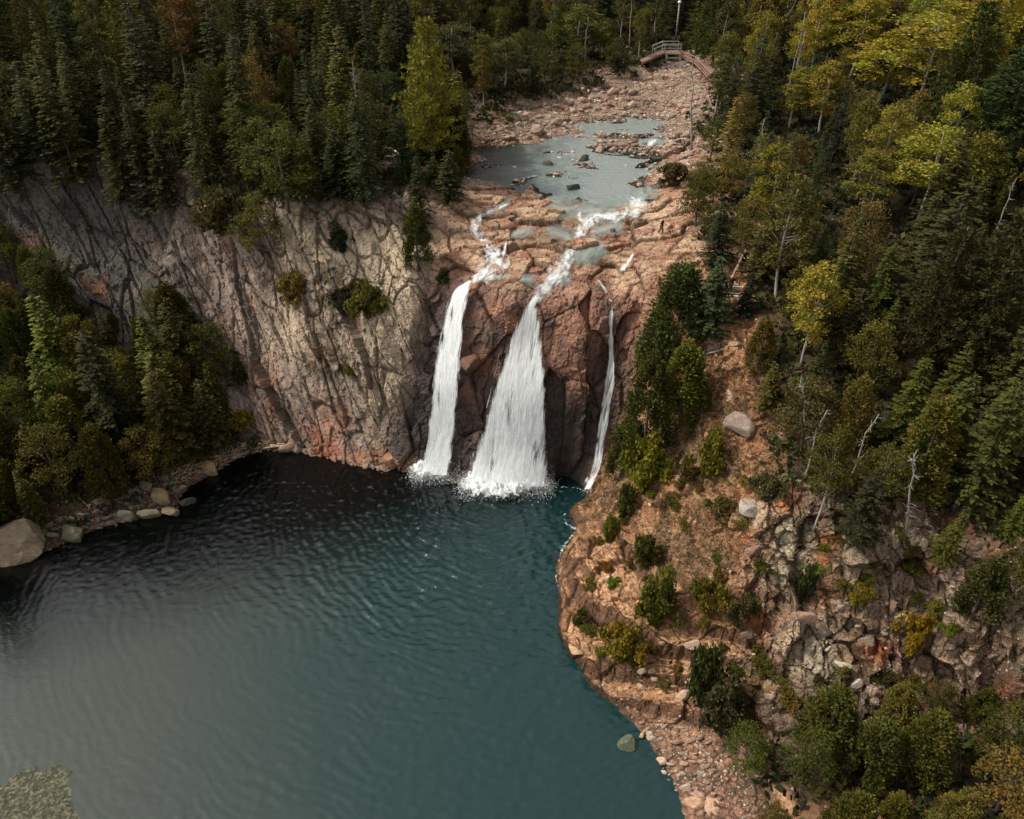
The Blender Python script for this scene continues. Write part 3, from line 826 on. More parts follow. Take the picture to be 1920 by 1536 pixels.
def hit0(px, py):
    h = BVH0.ray_cast(Vector((0, 0, CAM_H)), ray(px, py).normalized())
    if h[0] is None: return at_z(px, py, 0), Vector((0, -1, 0))
    n = h[1]
    if n.dot(ray(px, py)) > 0: n = -n
    return h[0], n

def white_mat(name, dens=.0, sx=5.0, sy=.45, edge=.9, col=(.90, .93, .92), lo=.38, hi=.56):
    """falling white water: strands run along the flow, torn at the edges"""
    m, nt, b, out = new_mat(name)
    uv = node(nt, "ShaderNodeUVMap")
    at = node(nt, "ShaderNodeVertexColor", layer_name="Col")
    mp = node(nt, "ShaderNodeMapping", {"Vector": uv.outputs[0], "Scale": (sx, sy, 1)})
    n1 = node(nt, "ShaderNodeTexNoise", {"Vector": mp.outputs[0], "Scale": 1.0, "Detail": 6.0, "Roughness": .62, "Distortion": .3})
    mp2 = node(nt, "ShaderNodeMapping", {"Vector": uv.outputs[0], "Scale": (sx * .3, sy * .9, 1), "Location": (3.3, 1.7, 0)})
    n2 = node(nt, "ShaderNodeTexNoise", {"Vector": mp2.outputs[0], "Scale": 1.0, "Detail": 4.0, "Roughness": .6})
    sep = node(nt, "ShaderNodeSeparateColor", {0: at.outputs["Color"]})
    a = node(nt, "ShaderNodeMath", {0: n1.outputs["Fac"], 1: n2.outputs["Fac"]}, operation='ADD')
    a = node(nt, "ShaderNodeMath", {0: a.outputs[0], 1: .5}, operation='MULTIPLY')
    e = node(nt, "ShaderNodeMath", {0: sep.outputs[0], 1: edge, 2: dens}, operation='MULTIPLY_ADD')
    s = node(nt, "ShaderNodeMath", {0: a.outputs[0], 1: e.outputs[0]}, operation='ADD')
    mr = node(nt, "ShaderNodeMapRange", {0: s.outputs[0], 1: lo + .5, 2: hi + .5})
    cr = ramp(nt, n1.outputs["Fac"], [(.25, tuple(c * .55 for c in col)), (.55, col), (.8, tuple(min(1, c * 1.1) for c in col))])
    nt.links.new(cr.outputs[0], b.inputs["Base Color"])
    b.inputs["Roughness"].default_value = .45
    b.inputs["Specular IOR Level"].default_value = .4
    b.inputs["Subsurface Weight"].default_value = .0
    bp = node(nt, "ShaderNodeBump", {"Height": n1.outputs["Fac"], "Strength": .5, "Distance": .15})
    nt.links.new(bp.outputs[0], b.inputs["Normal"])
    tl = node(nt, "ShaderNodeBsdfTranslucent", {"Color": (*col, 1)})
    bb = node(nt, "ShaderNodeMixShader", {0: .25, 1: b.outputs[0], 2: tl.outputs[0]})
    tr = node(nt, "ShaderNodeBsdfTransparent")
    mx = node(nt, "ShaderNodeMixShader", {0: mr.outputs[0], 1: tr.outputs[0], 2: bb.outputs[0]})
    nt.links.new(mx.outputs[0], out.inputs[0])
    return m

M_FALL = white_mat("falling water", .17, 9.0, .55, 1.0)
M_FALL2 = white_mat("thin falling water", .08, 6.0, .5)
M_RAPID = white_mat("white rapids", .0, 2.4, 1.1, 1.0, lo=.30, hi=.58)
M_FOAM = white_mat("foam", -.02, 3.4, 3.4, 1.0, lo=.42, hi=.6)
M_SLIDE = white_mat("thin sliding water", .2, 1.6, .6, .9, (.36, .40, .36), .25, .8)

def strip(name, rows, off, mat, seed, step=.16, rough=.12, holes=(), label=None, tear=.8):
    """rows: (py, left px, right px) down the flow; the sheet lies a little in front of the rock"""
    rows = sorted(rows)
    R = np.random.default_rng(seed)
    # sample the rows evenly in the picture rows first, then measure along them
    ys = np.arange(rows[0][0], rows[-1][0] + .01, 2.6)
    yy = [r[0] for r in rows]
    l = np.interp(ys, yy, [r[1] for r in rows])
    r = np.interp(ys, yy, [r[2] for r in rows])
    nu = max(5, int((r - l).max() / 3.0))
    V, UV, C_ = [], [], []
    vlen = 0
    prev = None
    smooth_prev = None
    for j, y in enumerate(ys):
        row = []
        for i in range(nu + 1):
            u = i / nu
            p, n = hit0(l[j] + (r[j] - l[j]) * u, y)
            row.append(p + (n * .6 + Vector((0, -.6, .2))) * off)
        mid = row[nu // 2]
        if prev is not None: vlen += (mid - prev).length
        prev = mid
        wid = (row[-1] - row[0]).length
        for i, p in enumerate(row):
            u = i / nu
            V.append(p)
            UV.append(((u - .5) * wid, vlen))
            e = min(u, 1 - u) * wid / min(tear, .42 * wid + .05)
            c_ = min(1.0, e) * .5
            for (hx, hy, rx, ry) in holes:
                c_ -= .2 * math.exp(-((l[j] + (r[j] - l[j]) * u - hx) / rx) ** 2 - ((ys[j] - hy) / ry) ** 2)
            C_.append(max(0.0, c_))
    V = np.array([tuple(v) for v in V]).reshape(len(ys), nu + 1, 3)
    # water falls straighter than the rock behind it
    for _ in range(6):
        V[1:-1] = V[1:-1] * .4 + .3 * (V[:-2] + V[2:])
        V[:, 1:-1] = V[:, 1:-1] * .5 + .25 * (V[:, :-2] + V[:, 2:])
    V = V.reshape(-1, 3)
    UVa = np.array(UV)
    q = np.stack([UVa[:, 0] / .35, UVa[:, 1] / 2.2, np.full(len(V), seed * 3.1)], 1)
    V[:, 1] -= rough * (fbm(q, 4, seed, .7) + 1) * .8
    V[:, 2] += rough * .4 * fbm(q * 1.7, 2, seed + 5)
    n1_ = nu + 1
    i = np.arange((len(ys) - 1) * nu)
    a = (i // nu) * n1_ + i % nu
    F = np.stack([a, a + 1, a + n1_ + 1, a + n1_], 1)
    c = np.array(C_)[:, None].repeat(3, 1)
    o = mesh_obj(name, np_mesh(name, V, F, True, c, UVa), mat)
    tag(o, label, kind="structure")
    return o

strip("waterfall", [(530, 880, 894), (538, 862, 893), (548, 848, 890), (560, 843, 888), (600, 832, 881), (650, 820, 877), (700, 814, 871), (760, 806, 866), (820, 797, 860), (870, 786, 853), (888, 780, 850)],
      1.0, M_FALL, 3, rough=.06, holes=((853, 580, 5, 28), (836, 640, 5, 40), (828, 740, 4, 30)), label="left waterfall dropping into the pool, medium width")
strip("waterfall", [(556, 990, 1020), (565, 984, 1012), (575, 974, 1013), (600, 964, 1019), (640, 950, 1024), (700, 932, 1027), (760, 914, 1028), (820, 899, 1028), (880, 880, 1028), (908, 868, 1028)],
      1.0, M_FALL, 7, rough=.07, holes=((1000, 650, 7, 50), (955, 760, 9, 50), (1005, 840, 12, 40), (925, 860, 6, 40)), label="broad central waterfall, widest of the three")
strip("waterfall", [(572, 1141, 1152), (590, 1135, 1148), (620, 1131, 1147), (640, 1129, 1150), (680, 1128, 1156), (700, 1125, 1157), (740, 1122, 1149), (800, 1113, 1142), (860, 1106, 1135), (905, 1099, 1121), (916, 1097, 1114)],
      .9, M_FALL2, 11, tear=.3, label="thin right waterfall beside the cedars")
M_WISP = white_mat("water wisps", -.13, 12.0, .7, 1.0)
strip("waterfall_mist", [(560, 840, 892), (620, 822, 886), (720, 808, 876), (820, 790, 866), (889, 774, 856)], 1.35, M_WISP, 63, rough=.1)
strip("waterfall_mist", [(575, 968, 1018), (640, 944, 1030), (720, 922, 1034), (820, 890, 1034), (910, 858, 1036)], 1.4, M_WISP, 67, rough=.12)
strip("water_thread", [(685, 1148, 1152), (720, 1154, 1158), (750, 1160, 1164)], .7, M_FALL2, 13, rough=.03)
strip("water_thread", [(640, 938, 944), (690, 929, 934), (760, 912, 917)], .7, M_FALL2, 14, rough=.03)

def ribbon(name, path, off, mat, seed, rough=.08, label=None):
    """path: (px, py, width px) along the stream, laid on the rock"""
    P = []
    for (x0, y0, w0), (x1, y1, w1) in zip(path[:-1], path[1:]):
        n = max(2, int(math.hypot(x1 - x0, y1 - y0) / 2.5))
        for k in range(n):
            t = k / n
            P.append((x0 + (x1 - x0) * t, y0 + (y1 - y0) * t, w0 + (w1 - w0) * t))
    P.append(path[-1])
    P = [(x, y, w * (1.75 if mat == M_RAPID else 1.35)) for x, y, w in P]
    V, UV, C_ = [], [], []
    vl, prev = 0, None
    nu = max(6, int(max(p[2] for p in path) / 3))
    for k, (x, y, w) in enumerate(P):
        a, b = P[max(0, k - 2)], P[min(len(P) - 1, k + 2)]
        dx, dy = b[0] - a[0], b[1] - a[1]
        L = math.hypot(dx, dy) or 1
        nx, ny = -dy / L, dx / L
        for i in range(nu + 1):
            u = i / nu - .5
            p, n = hit0(x + nx * w * u, y + ny * w * u * .8)
            p = p + n * off
            V.append(tuple(p))
            if i == nu // 2:
                if prev is not None: vl += (p - prev).length
                prev = p
            UV.append((u * w * .055, vl))
            end = min(1, k / 4, (len(P) - 1 - k) / 4)
            C_.append(((.5 - abs(u)) * 2) ** .8 * .5 * (.3 + .7 * end))
    UVa = np.array(UV)
    V = np.array(V)
    n1_ = nu + 1
    V = V.reshape(-1, n1_, 3)
    for _ in range(3):
        V[1:-1] = V[1:-1] * .4 + .3 * (V[:-2] + V[2:])
        V[:, 1:-1] = V[:, 1:-1] * .5 + .25 * (V[:, :-2] + V[:, 2:])
    V = V.reshape(-1, 3)
    V[:, 2] += rough * fbm(np.stack([UVa[:, 0] * 3, UVa[:, 1] * 2, np.full(len(V), seed)], 1), 3, seed)
    i = np.arange((len(P) - 1) * nu)
    a = (i // nu) * n1_ + i % nu
    F = np.stack([a, a + 1, a + n1_ + 1, a + n1_], 1)
    o = mesh_obj(name, np_mesh(name, V, F, True, np.array(C_)[:, None].repeat(3, 1), UVa), mat)
    tag(o, label, kind="structure")

ribbon("rapids", [(958, 385, 10), (930, 398, 14), (905, 404, 20), (892, 420, 24), (888, 436, 30), (903, 452, 26), (918, 470, 30), (928, 485, 54), (930, 500, 74), (915, 512, 60), (898, 524, 34), (888, 536, 22)], .32, M_RAPID, 21)
ribbon("rapids", [(953, 452, 7), (948, 472, 8), (944, 490, 16)], .35, M_RAPID, 22)
ribbon("rapids", [(1215, 385, 22), (1190, 402, 40), (1150, 412, 30), (1115, 412, 34), (1098, 424, 44), (1086, 442, 26), (1078, 462, 26), (1066, 482, 30), (1060, 500, 44), (1040, 520, 52), (1024, 540, 46), (1004, 560, 34), (996, 570, 32)], .34, M_RAPID, 23)
ribbon("rapids", [(1192, 472, 10), (1184, 490, 9), (1172, 506, 12), (1162, 514, 14)], .3, M_RAPID, 24)
ribbon("rapids", [(1114, 522, 6), (1128, 540, 9), (1138, 556, 10), (1147, 574, 8)], .3, M_RAPID, 25)
ribbon("rapids", [(1205, 372, 60), (1198, 384, 66), (1192, 394, 56), (1186, 404, 40)], .3, M_RAPID, 33)
ribbon("rapids", [(1236, 262, 16), (1222, 272, 18), (1206, 280, 10)], .3, M_RAPID, 37)
ribbon("rapids", [(1090, 395, 10), (1084, 412, 14), (1096, 424, 20)], .3, M_RAPID, 34)
ribbon("rapids", [(1030, 388, 6), (1022, 402, 8), (1016, 420, 10)], .3, M_RAPID, 35)
ribbon("stream", [(1060, 505, 40), (1052, 525, 34), (1040, 545, 30)], .2, M_SLIDE, 36, .03)
ribbon("stream", [(1020, 385, 30), (1060, 395, 50), (1110, 398, 60), (1160, 396, 50)], .22, M_SLIDE, 41, .03)
ribbon("stream", [(1170, 420, 40), (1140, 432, 30), (1110, 440, 34)], .22, M_SLIDE, 42, .03)
ribbon("stream", [(905, 516, 30), (940, 520, 22), (975, 524, 16), (1005, 528, 30)], .2, M_SLIDE, 26, .03)
ribbon("stream", [(1000, 432, 26), (975, 440, 22), (955, 448, 14)], .22, M_SLIDE, 27, .02)
ribbon("stream", [(1020, 432, 20), (1060, 445, 46), (1085, 470, 60), (1075, 500, 60)], .2, M_SLIDE, 28, .03)
ribbon("stream", [(1130, 455, 50), (1105, 475, 60), (1085, 495, 40)], .24, M_SLIDE, 29, .03)
ribbon("stream", [(1225, 310, 50), (1215, 345, 46), (1200, 375, 56), (1190, 395, 50)], .2, M_SLIDE, 30, .04)
ribbon("stream", [(955, 378, 30), (925, 392, 26), (903, 404, 20)], .2, M_SLIDE, 31, .03)

def foam_patch(name, ring, z, seed, dens=.45, label=None, lift=1.7):
    """ring of (px, py) on the pool; broken foam that thins outwards"""
    P = [at_z(x, y, 0) for x, y in ring]
    cx = sum(p.x for p in P) / len(P); cy = sum(p.y for p in P) / len(P)
    V, C_, UV, F = [], [], [], []
    nr, na = 26, 120
    ang = [math.atan2(p.y - cy, p.x - cx) for p in P]
    rad = [math.hypot(p.x - cx, p.y - cy) for p in P]
    o = sorted(zip(ang, rad)); ang = [a for a, _ in o]; rad = [r for _, r in o]
    for i in range(nr + 1):
        for j in range(na):
            a = -math.pi + 2 * math.pi * j / na
            r = np.interp(a, [ang[-1] - 2 * math.pi] + ang + [ang[0] + 2 * math.pi], [rad[-1]] + rad + [rad[0]])
            t = i / nr
            V.append((cx + math.cos(a) * r * t, cy + math.sin(a) * r * t, z))
            UV.append((V[-1][0], V[-1][1]))
            C_.append((1 - t ** 3) * dens + .02)
    V = np.array(V)
    V[:, 2] += .08 + np.array(C_) * lift * (fbm(V / .45, 4, seed, .65) + .8)
    for i in range(nr):
        for j in range(na):
            F.append((i * na + j, i * na + (j + 1) % na, (i + 1) * na + (j + 1) % na, (i + 1) * na + j))
    tag(mesh_obj(name, np_mesh(name, V, F, True, np.array(C_)[:, None].repeat(3, 1), np.array(UV)), M_FOAM), label, kind="structure")
foam_patch("foam", [(840, 905), (875, 880), (930, 885), (1000, 890), (1045, 905), (1062, 914), (1040, 926), (1000, 934), (965, 950), (930, 958), (895, 950), (862, 942), (838, 925)], .26, 41, .72)
foam_patch("foam", [(755, 893), (775, 872), (830, 868), (870, 878), (856, 890), (825, 896), (805, 906), (785, 912), (762, 904)], .24, 42, .72)
foam_patch("foam", [(1090, 918), (1098, 903), (1120, 903), (1120, 915), (1104, 922)], .08, 43, .6)
foam_patch("foam", [(1040, 908), (1060, 900), (1110, 908), (1100, 918), (1060, 914)], .07, 47, .2)
for k, (x, y, w, h) in enumerate([(1075, 988, 22, 16), (1062, 966, 14, 14), (1052, 1118, 12, 26), (1044, 1082, 9, 22), (1058, 1035, 8, 20), (700, 884, 20, 5), (730, 892, 24, 6), (1064, 1005, 12, 16)]):
    pass

def foam_line(path, wid, seed, dens=.52):
    """broken white edge of foam following the rock at the water line"""
    P = [at_z(x, y, .14) for x, y in path]
    Q = []
    for a, b in zip(P[:-1], P[1:]):
        n = max(2, int((b - a).length / .12))
        Q += [a.lerp(b, k / n) for k in range(n)]
    Q.append(P[-1])
    V, C_, UV, nu = [], [], [], 8
    for k, p in enumerate(Q):
        d = (Q[min(k + 2, len(Q) - 1)] - Q[max(0, k - 2)]).normalized()
        s = Vector((-d.y, d.x, 0))
        w = wid * (.45 + .9 * abs(math.sin(k * .13 + seed)) * (.6 + .4 * math.sin(k * .05)))
        for i in range(nu + 1):
            u = i / nu * 2 - 1
            q = p + s * w * u
            V.append((q.x, q.y, .14))
            UV.append((q.x, q.y))
            C_.append((1 - abs(u)) * dens * min(1, k / 6, (len(Q) - 1 - k) / 6))
    V = np.array(V)
    V[:, 2] += np.array(C_) * .3 * (fbm(V / .3, 3, seed) + .6)
    n1_ = nu + 1
    i = np.arange((len(Q) - 1) * nu)
    a = (i // nu) * n1_ + i % nu
    F = np.stack([a, a + 1, a + n1_ + 1, a + n1_], 1)
    tag(mesh_obj("foam", np_mesh("foam", V, F, True, np.array(C_)[:, None].repeat(3, 1), np.array(UV)), M_FOAM), kind="structure")
foam_line([(1066, 956), (1056, 970), (1062, 984), (1084, 994), (1070, 1008), (1054, 1030), (1048, 1055), (1042, 1085), (1050, 1110), (1058, 1130), (1050, 1142)], .8, 1, .5)
foam_line([(640, 858), (690, 878), (722, 890), (765, 892)], .3, 2, .45)
foam_line([(1020, 914), (1060, 914), (1098, 918)], .35, 3, .5)

# flying spray at the foot of the falls
def spray():
    R = np.random.default_rng(9)
    lv = Leaves(9)
    for (x0, x1, y, n, up, sp) in ((860, 1034, 907, 9000, 1.8, 1.8), (772, 852, 884, 4200, 1.3, 1.4), (1097, 1118, 912, 300, .5, .5), (905, 948, 500, 400, .5, .8)):
        t = R.random(n)
        base = np.array([tuple(at_z(x0 + (x1 - x0) * k, y, 0 if y > 800 else 20.8)) for k in t])
        base += R.normal(0, 1, (n, 3)) * np.array([.35, sp * .5, 0])
        base[:, 1] -= 1.0
        base[:, 2] += np.abs(R.normal(0, .5, n)) * up + .05
        ax = unit(R.normal(size=(n, 3)))
        lv.add(base, ax, perp(ax, R), R.uniform(.03, .12, n), R.uniform(.03, .09, n), np.full(n, .85))
    m, nt, b, out = new_mat("spray")
    b.inputs["Base Color"].default_value = (.82, .86, .85, 1)
    b.inputs["Roughness"].default_value = .5
    tag(mesh_obj("spray", lv.mesh("spray"), m), "white spray at the feet of the waterfalls", "spray", kind="stuff")
# ------------------------------------------------------------------ plants: models
def leaf_mat(name, transl=.25, rough=.65, var=.35):
    m, nt, b, out = new_mat(name)
    oi = node(nt, "ShaderNodeObjectInfo")
    vc = node(nt, "ShaderNodeVertexColor", layer_name="Col")
    c = mixc(nt, 1.0, oi.outputs["Color"], vc.outputs["Color"], 'MULTIPLY')
    nt.links.new(c, b.inputs["Base Color"])
    b.inputs["Roughness"].default_value = rough
    b.inputs["Specular IOR Level"].default_value = .08
    t = node(nt, "ShaderNodeBsdfTranslucent", {"Color": c})
    mx = node(nt, "ShaderNodeMixShader", {0: transl, 1: b.outputs[0], 2: t.outputs[0]})
    nt.links.new(mx.outputs[0], out.inputs[0])
    return m

def bark_mat(name, c1, c2, scale=6.0, stretch=(1, 1, .2)):
    m, nt, b, out = new_mat(name)
    tc = node(nt, "ShaderNodeTexCoord")
    mp = node(nt, "ShaderNodeMapping", {"Vector": tc.outputs["Object"], "Scale": stretch})
    n = node(nt, "ShaderNodeTexNoise", {"Vector": mp.outputs[0], "Scale": scale, "Detail": 5.0})
    r = ramp(nt, n.outputs["Fac"], [(.35, c1), (.65, c2)])
    nt.links.new(r.outputs[0], b.inputs["Base Color"])
    b.inputs["Roughness"].default_value = .9
    bp = node(nt, "ShaderNodeBump", {"Height": n.outputs["Fac"], "Strength": .5, "Distance": .03})
    nt.links.new(bp.outputs[0], b.inputs["Normal"])
    return m

M_NEEDLE = leaf_mat("conifer needles", .12, .7)
M_LEAF = leaf_mat("broad leaves", .3, .6)
M_BARK = bark_mat("dark bark", (.05, .038, .028), (.11, .085, .065))
M_BIRCH = bark_mat("pale birch bark", (.20, .18, .15), (.46, .43, .37), 9.0, (1, 1, 2.5))
M_DEAD = bark_mat("weathered dead wood", (.15, .135, .12), (.34, .31, .27))

class Leaves:
    """arrays of small quads"""
    def __init__(s, seed):
        s.R = np.random.default_rng(seed)
        s.V, s.C = [], []
    def add(s, cen, ax, side, L, W, shade):
        """cen (n,3) base point, ax unit along, side unit across, L, W sizes, shade (n,) or (n,3)"""
        n = len(cen)
        L = np.broadcast_to(L, n)[:, None]
        W = np.broadcast_to(W, n)[:, None]
        a = cen
        q = np.stack([a, a + ax * L * .5 + side * W * .5, a + ax * L, a + ax * L * .5 - side * W * .5], 1)
        s.V.append(q.reshape(-1, 3))
        sh = np.asarray(shade, float)
        if sh.ndim == 1: sh = np.repeat(sh[:, None], 3, 1)
        s.C.append(np.repeat(sh, 4, 0))
    def mesh(s, name):
        V = np.concatenate(s.V)
        Cc = np.concatenate(s.C)
        F = np.arange(len(V)).reshape(-1, 4)
        return np_mesh(name, V, F, False, Cc)

def unit(v): return v / (np.linalg.norm(v, axis=-1, keepdims=True) + 1e-9)

def perp(ax, R):
    r = unit(R.normal(size=ax.shape))
    return unit(np.cross(ax, r))

def conifer_mesh(seed, h, r, droop=.25, whorl=.34, per=6, power=.85, low=.06, gaps=.1, twig=.52, tw=.22, ragged=.2):
    R = np.random.default_rng(seed)
    lv = Leaves(seed + 1)
    z = low * h
    cen, axs, sid, Ls, Ws, sh = [], [], [], [], [], []
    while z < h * .985:
        t = z / h
        rad = r * (1 - t) ** power * (1 if t > .12 else .75 + t * 2)
        for k in range(per if rad > .5 else 4):
            if R.random() < gaps: continue
            a = R.uniform(0, 2 * math.pi)
            L = rad * R.uniform(1 - ragged * 1.6, 1 + ragged) + .12
            zz = z + R.uniform(-.15, .15)
            el = R.uniform(.05, .35) if t > .6 else R.uniform(-.12, .15)
            n = max(2, int(L / .22))
            s = (np.arange(n) + .6) / n
            d = np.array([math.cos(a), math.sin(a), 0])
            base = np.zeros((n, 3)) + d * (s * L)[:, None]
            base[:, 2] = zz + el * s * L - droop * L * s * s
            shade = R.uniform(.7, 1.3)
            side = np.array([-d[1], d[0], 0])
            for sg in (-1, 1):
                ax = unit(d * .75 + side * sg * R.uniform(.6, 1.0, (n, 1)) + np.array([0, 0, 1]) * R.uniform(-.35, .12, (n, 1)))
                cen.append(base + R.normal(0, .03, (n, 3)))
                axs.append(ax)
                sid.append(unit(np.cross(ax, np.array([0, 0, 1.0])) + R.normal(0, .35, (n, 3))))
                ll = twig * (1 - .45 * s) * R.uniform(.75, 1.25, n) * min(1.0, .45 + rad / 1.6)
                Ls.append(ll); Ws.append(tw * R.uniform(.8, 1.3, n)); sh.append(shade * R.uniform(.75, 1.25, n))
            cen.append(base[-1:]); axs.append(unit(d + np.array([0, 0, -.1]))[None]); sid.append(side[None])
            Ls.append([twig * .8]); Ws.append([tw]); sh.append([shade * 1.25])
        z += whorl * (.55 + .6 * (1 - t)) * R.uniform(.8, 1.2)
    # leader
    n = 10
    cen.append(np.stack([np.zeros(n), np.zeros(n), h * np.linspace(.93, 1.0, n)], 1))
    ax = unit(R.normal(0, .5, (n, 3)) + np.array([0, 0, 1.0]))
    axs.append(ax); sid.append(perp(ax, R)); Ls.append(np.full(n, .35)); Ws.append(np.full(n, .1)); sh.append(np.full(n, 1.1))
    lv.add(np.concatenate(cen), np.concatenate(axs), np.concatenate(sid), np.concatenate(Ls), np.concatenate(Ws), np.concatenate(sh))
    return lv.mesh("crown")

def pine_mesh(seed, h, r):
    """layered white pine: plates of tufts on long level branches"""
    R = np.random.default_rng(seed)
    lv = Leaves(seed)
    z = h * .14
    while z < h * .98:
        t = z / h
        rad = r * (1 - t ** 1.7) ** .8 * R.uniform(.75, 1.1)
        nb = 6 if rad > 1 else 4
        a0 = R.uniform(0, 6.28)
        for k in range(nb):
            a = a0 + k * 6.28 / nb + R.uniform(-.35, .35)
            L = rad * R.uniform(.65, 1.15) + .2
            d = np.array([math.cos(a), math.sin(a), 0])
            side = np.array([-d[1], d[0], 0])
            nt_ = max(2, int(L / .42))
            for j in range(nt_):
                s = (j + 1) / nt_
                w = .55 * (1 - .3 * s) * min(1, L / 2)
                for q in range(3):
                    c = d * L * s + side * R.uniform(-w, w) * (1.2 - .4 * s) + np.array([0, 0, z + .12 * L * s + .1 * L * s * s + R.uniform(-.08, .16)])
                    n = 9
                    ax = unit(R.normal(0, .8, (n, 3)) + d * .7 + np.array([0, 0, .75]))
                    shd = R.uniform(.7, 1.3)
                    lv.add(np.tile(c, (n, 1)) + R.normal(0, .07, (n, 3)), ax, perp(ax, R), R.uniform(.28, .45, n), .11, shd * R.uniform(.8, 1.2, n))
        z += R.uniform(.55, .85) * (1.15 - .5 * t)
    return lv.mesh("crown")

def blob_tree_mesh(seed, h, r, base=.35, clusters=46, per=70, leaf=.2, cl=.75, tall=1.0, hollow=.35, droopy=0.0, ragged=0.0):
    """broad leaved crown: leaf clusters spread through a rounded volume; returns mesh and cluster centres"""
    R = np.random.default_rng(seed)
    lv = Leaves(seed)
    cz, hz = h * (1 + base) / 2, h * (1 - base) / 2
    cs = []
    while len(cs) < clusters:
        p = R.uniform(-1, 1, 3)
        q = math.sqrt(p[0] ** 2 + p[1] ** 2 + p[2] ** 2)
        if q > 1 or q < hollow: continue
        taper = 1 - .35 * max(0, p[2]) * tall
        if ragged:
            taper *= 1 + ragged * math.sin(3 * math.atan2(p[1], p[0]) + seed) * .6 + R.uniform(-.3, .3) * ragged
            p[2] = p[2] * (1 - ragged * .5 * abs(math.sin(2 * math.atan2(p[1], p[0]) + seed))) if p[2] > 0 else p[2]
        cs.append(np.array([p[0] * r * taper, p[1] * r * taper, cz + p[2] * hz]))
    for c in cs:
        rad = cl * R.uniform(.6, 1.25)
        n = int(per * R.uniform(.6, 1.3))
        o = unit(R.normal(size=(n, 3))) * (R.random((n, 1)) ** .45) * rad * np.array([1, 1, .72])
        ax = unit(R.normal(size=(n, 3)) + np.array([0, 0, .25 - droopy]))
        hue = R.uniform(.8, 1.25)
        col = (hue * R.uniform(.7, 1.35, n))[:, None] * np.array([1 + R.uniform(-.12, .16), 1, 1])
        lv.add(c + o, ax, perp(ax, R), leaf * R.uniform(.7, 1.3, n), leaf * .75, col)
    return lv.mesh("crown"), cs

def cedar_mesh(seed, h, r, n=8400, leaf=.26, top=.5, lump=.35):
    R = np.random.default_rng(seed)
    lv = Leaves(seed)
    # lobes: upright sprays crowded over an egg shape
    m = 70
    t = R.random(m) ** .9
    prof = np.sin(np.clip(.12 + t * .88, 0, 1) ** .62 * math.pi) ** .55
    a = R.uniform(0, 6.28, m)
    rr = r * prof * R.uniform(.55, .95, m)
    L0 = np.stack([np.cos(a) * rr, np.sin(a) * rr, .03 * h + t * h * .88], 1)
    k = n // m
    for i in range(m):
        lr = .42 * r * R.uniform(.6, 1.1) * (1.1 - .5 * t[i])
        o = unit(R.normal(size=(k, 3))) * (R.random((k, 1)) ** .4) * lr * np.array([1, 1, 1.9])
        out = unit(np.array([L0[i, 0], L0[i, 1], 0]) + 1e-6)
        ax = unit(R.normal(0, .45, (k, 3)) + out * .55 + np.array([0, 0, .8]))
        sd = R.uniform(.75, 1.25)
        col = (sd * R.uniform(.7, 1.3, k))[:, None] * np.array([1 + R.uniform(-.1, .25), 1, 1])
        lv.add(L0[i] + o, ax, perp(ax, R), leaf * R.uniform(.7, 1.3, k), leaf * .6, col)
    return lv.mesh("crown")

def trunk_mesh(seed, h, r0, r1=.03, bend=.15, limbs=None, n=6, limb_r=.3, taper_to=1.0):
    R = random.Random(seed)
    mb = MB()
    P, q = [], Vector((0, 0, -.6))
    k = 8
    bx, by = R.uniform(-bend, bend), R.uniform(-bend, bend)
    for i in range(k + 1):
        t = i / k
        P.append(Vector((bx * math.sin(t * 3.1) + R.uniform(-.03, .03), by * math.sin(t * 2.3) + R.uniform(-.03, .03), -.6 + (h * taper_to + .6) * t)))
    mb.tube(P, [r0 + (r1 - r0) * (i / k) for i in range(k + 1)], n)
    for c in (limbs or []):
        c = Vector(c)
        z0 = max(.15 * h, c.z - .55 * math.hypot(c.x, c.y) - .2 * h * .3)
        t = z0 / h
        s = Vector((bx * math.sin(t * 3.1), by * math.sin(t * 2.3), z0))
        m = (s + c) / 2 + Vector((0, 0, -.08 * (c - s).length))
        rr = (r0 + (r1 - r0) * t) * limb_r
        mb.tube([s, m, c], [rr, rr * .7, rr * .3], 4)
    return mb.mesh("trunk", True)

def snag_mesh(seed, h, r0, branches=14, blen=1.1, lowfrac=.25, up=.2):
    R = random.Random(seed)
    mb = MB()
    P = [Vector((R.uniform(-.05, .05) * i, R.uniform(-.05, .05) * i, -.5 + (h + .5) * i / 7)) for i in range(8)]
    mb.tube(P, [r0 * (1 - .75 * i / 7) for i in range(8)], 6)
    for b in range(branches):
        t = R.uniform(lowfrac, .97)
        i = min(6, int(t * 7)); f = t * 7 - i
        s = P[i].lerp(P[i + 1], f)
        a = R.uniform(0, 6.28)
        L = blen * (1.1 - t * .7) * R.uniform(.4, 1.2)
        d = Vector((math.cos(a), math.sin(a), R.uniform(-.15, .5) + up * t))
        e1 = s + d * L * .5 + Vector((0, 0, R.uniform(-.1, .1)))
        e2 = s + d * L + Vector((R.uniform(-.2, .2), R.uniform(-.2, .2), R.uniform(-.2, .25)))
        mb.tube([s, e1, e2], [r0 * .28, r0 * .18, r0 * .06], 4)
        if L > .5:
            mb.tube([e1, e1 + Vector((R.uniform(-.4, .4), R.uniform(-.4, .4), R.uniform(-.2, .3))) * L], [r0 * .14, r0 * .05], 3)
    return mb.mesh("trunk", True)

# model library: kind -> list of (crown mesh, trunk mesh, model height, model radius)
LIB = {}
def lib(kind, items, crown_mat, trunk_mat):
    for cm, tm, h, r in items:
        if cm is not None: cm.materials.append(crown_mat)
        if tm is not None: tm.materials.append(trunk_mat)
    LIB[kind] = items

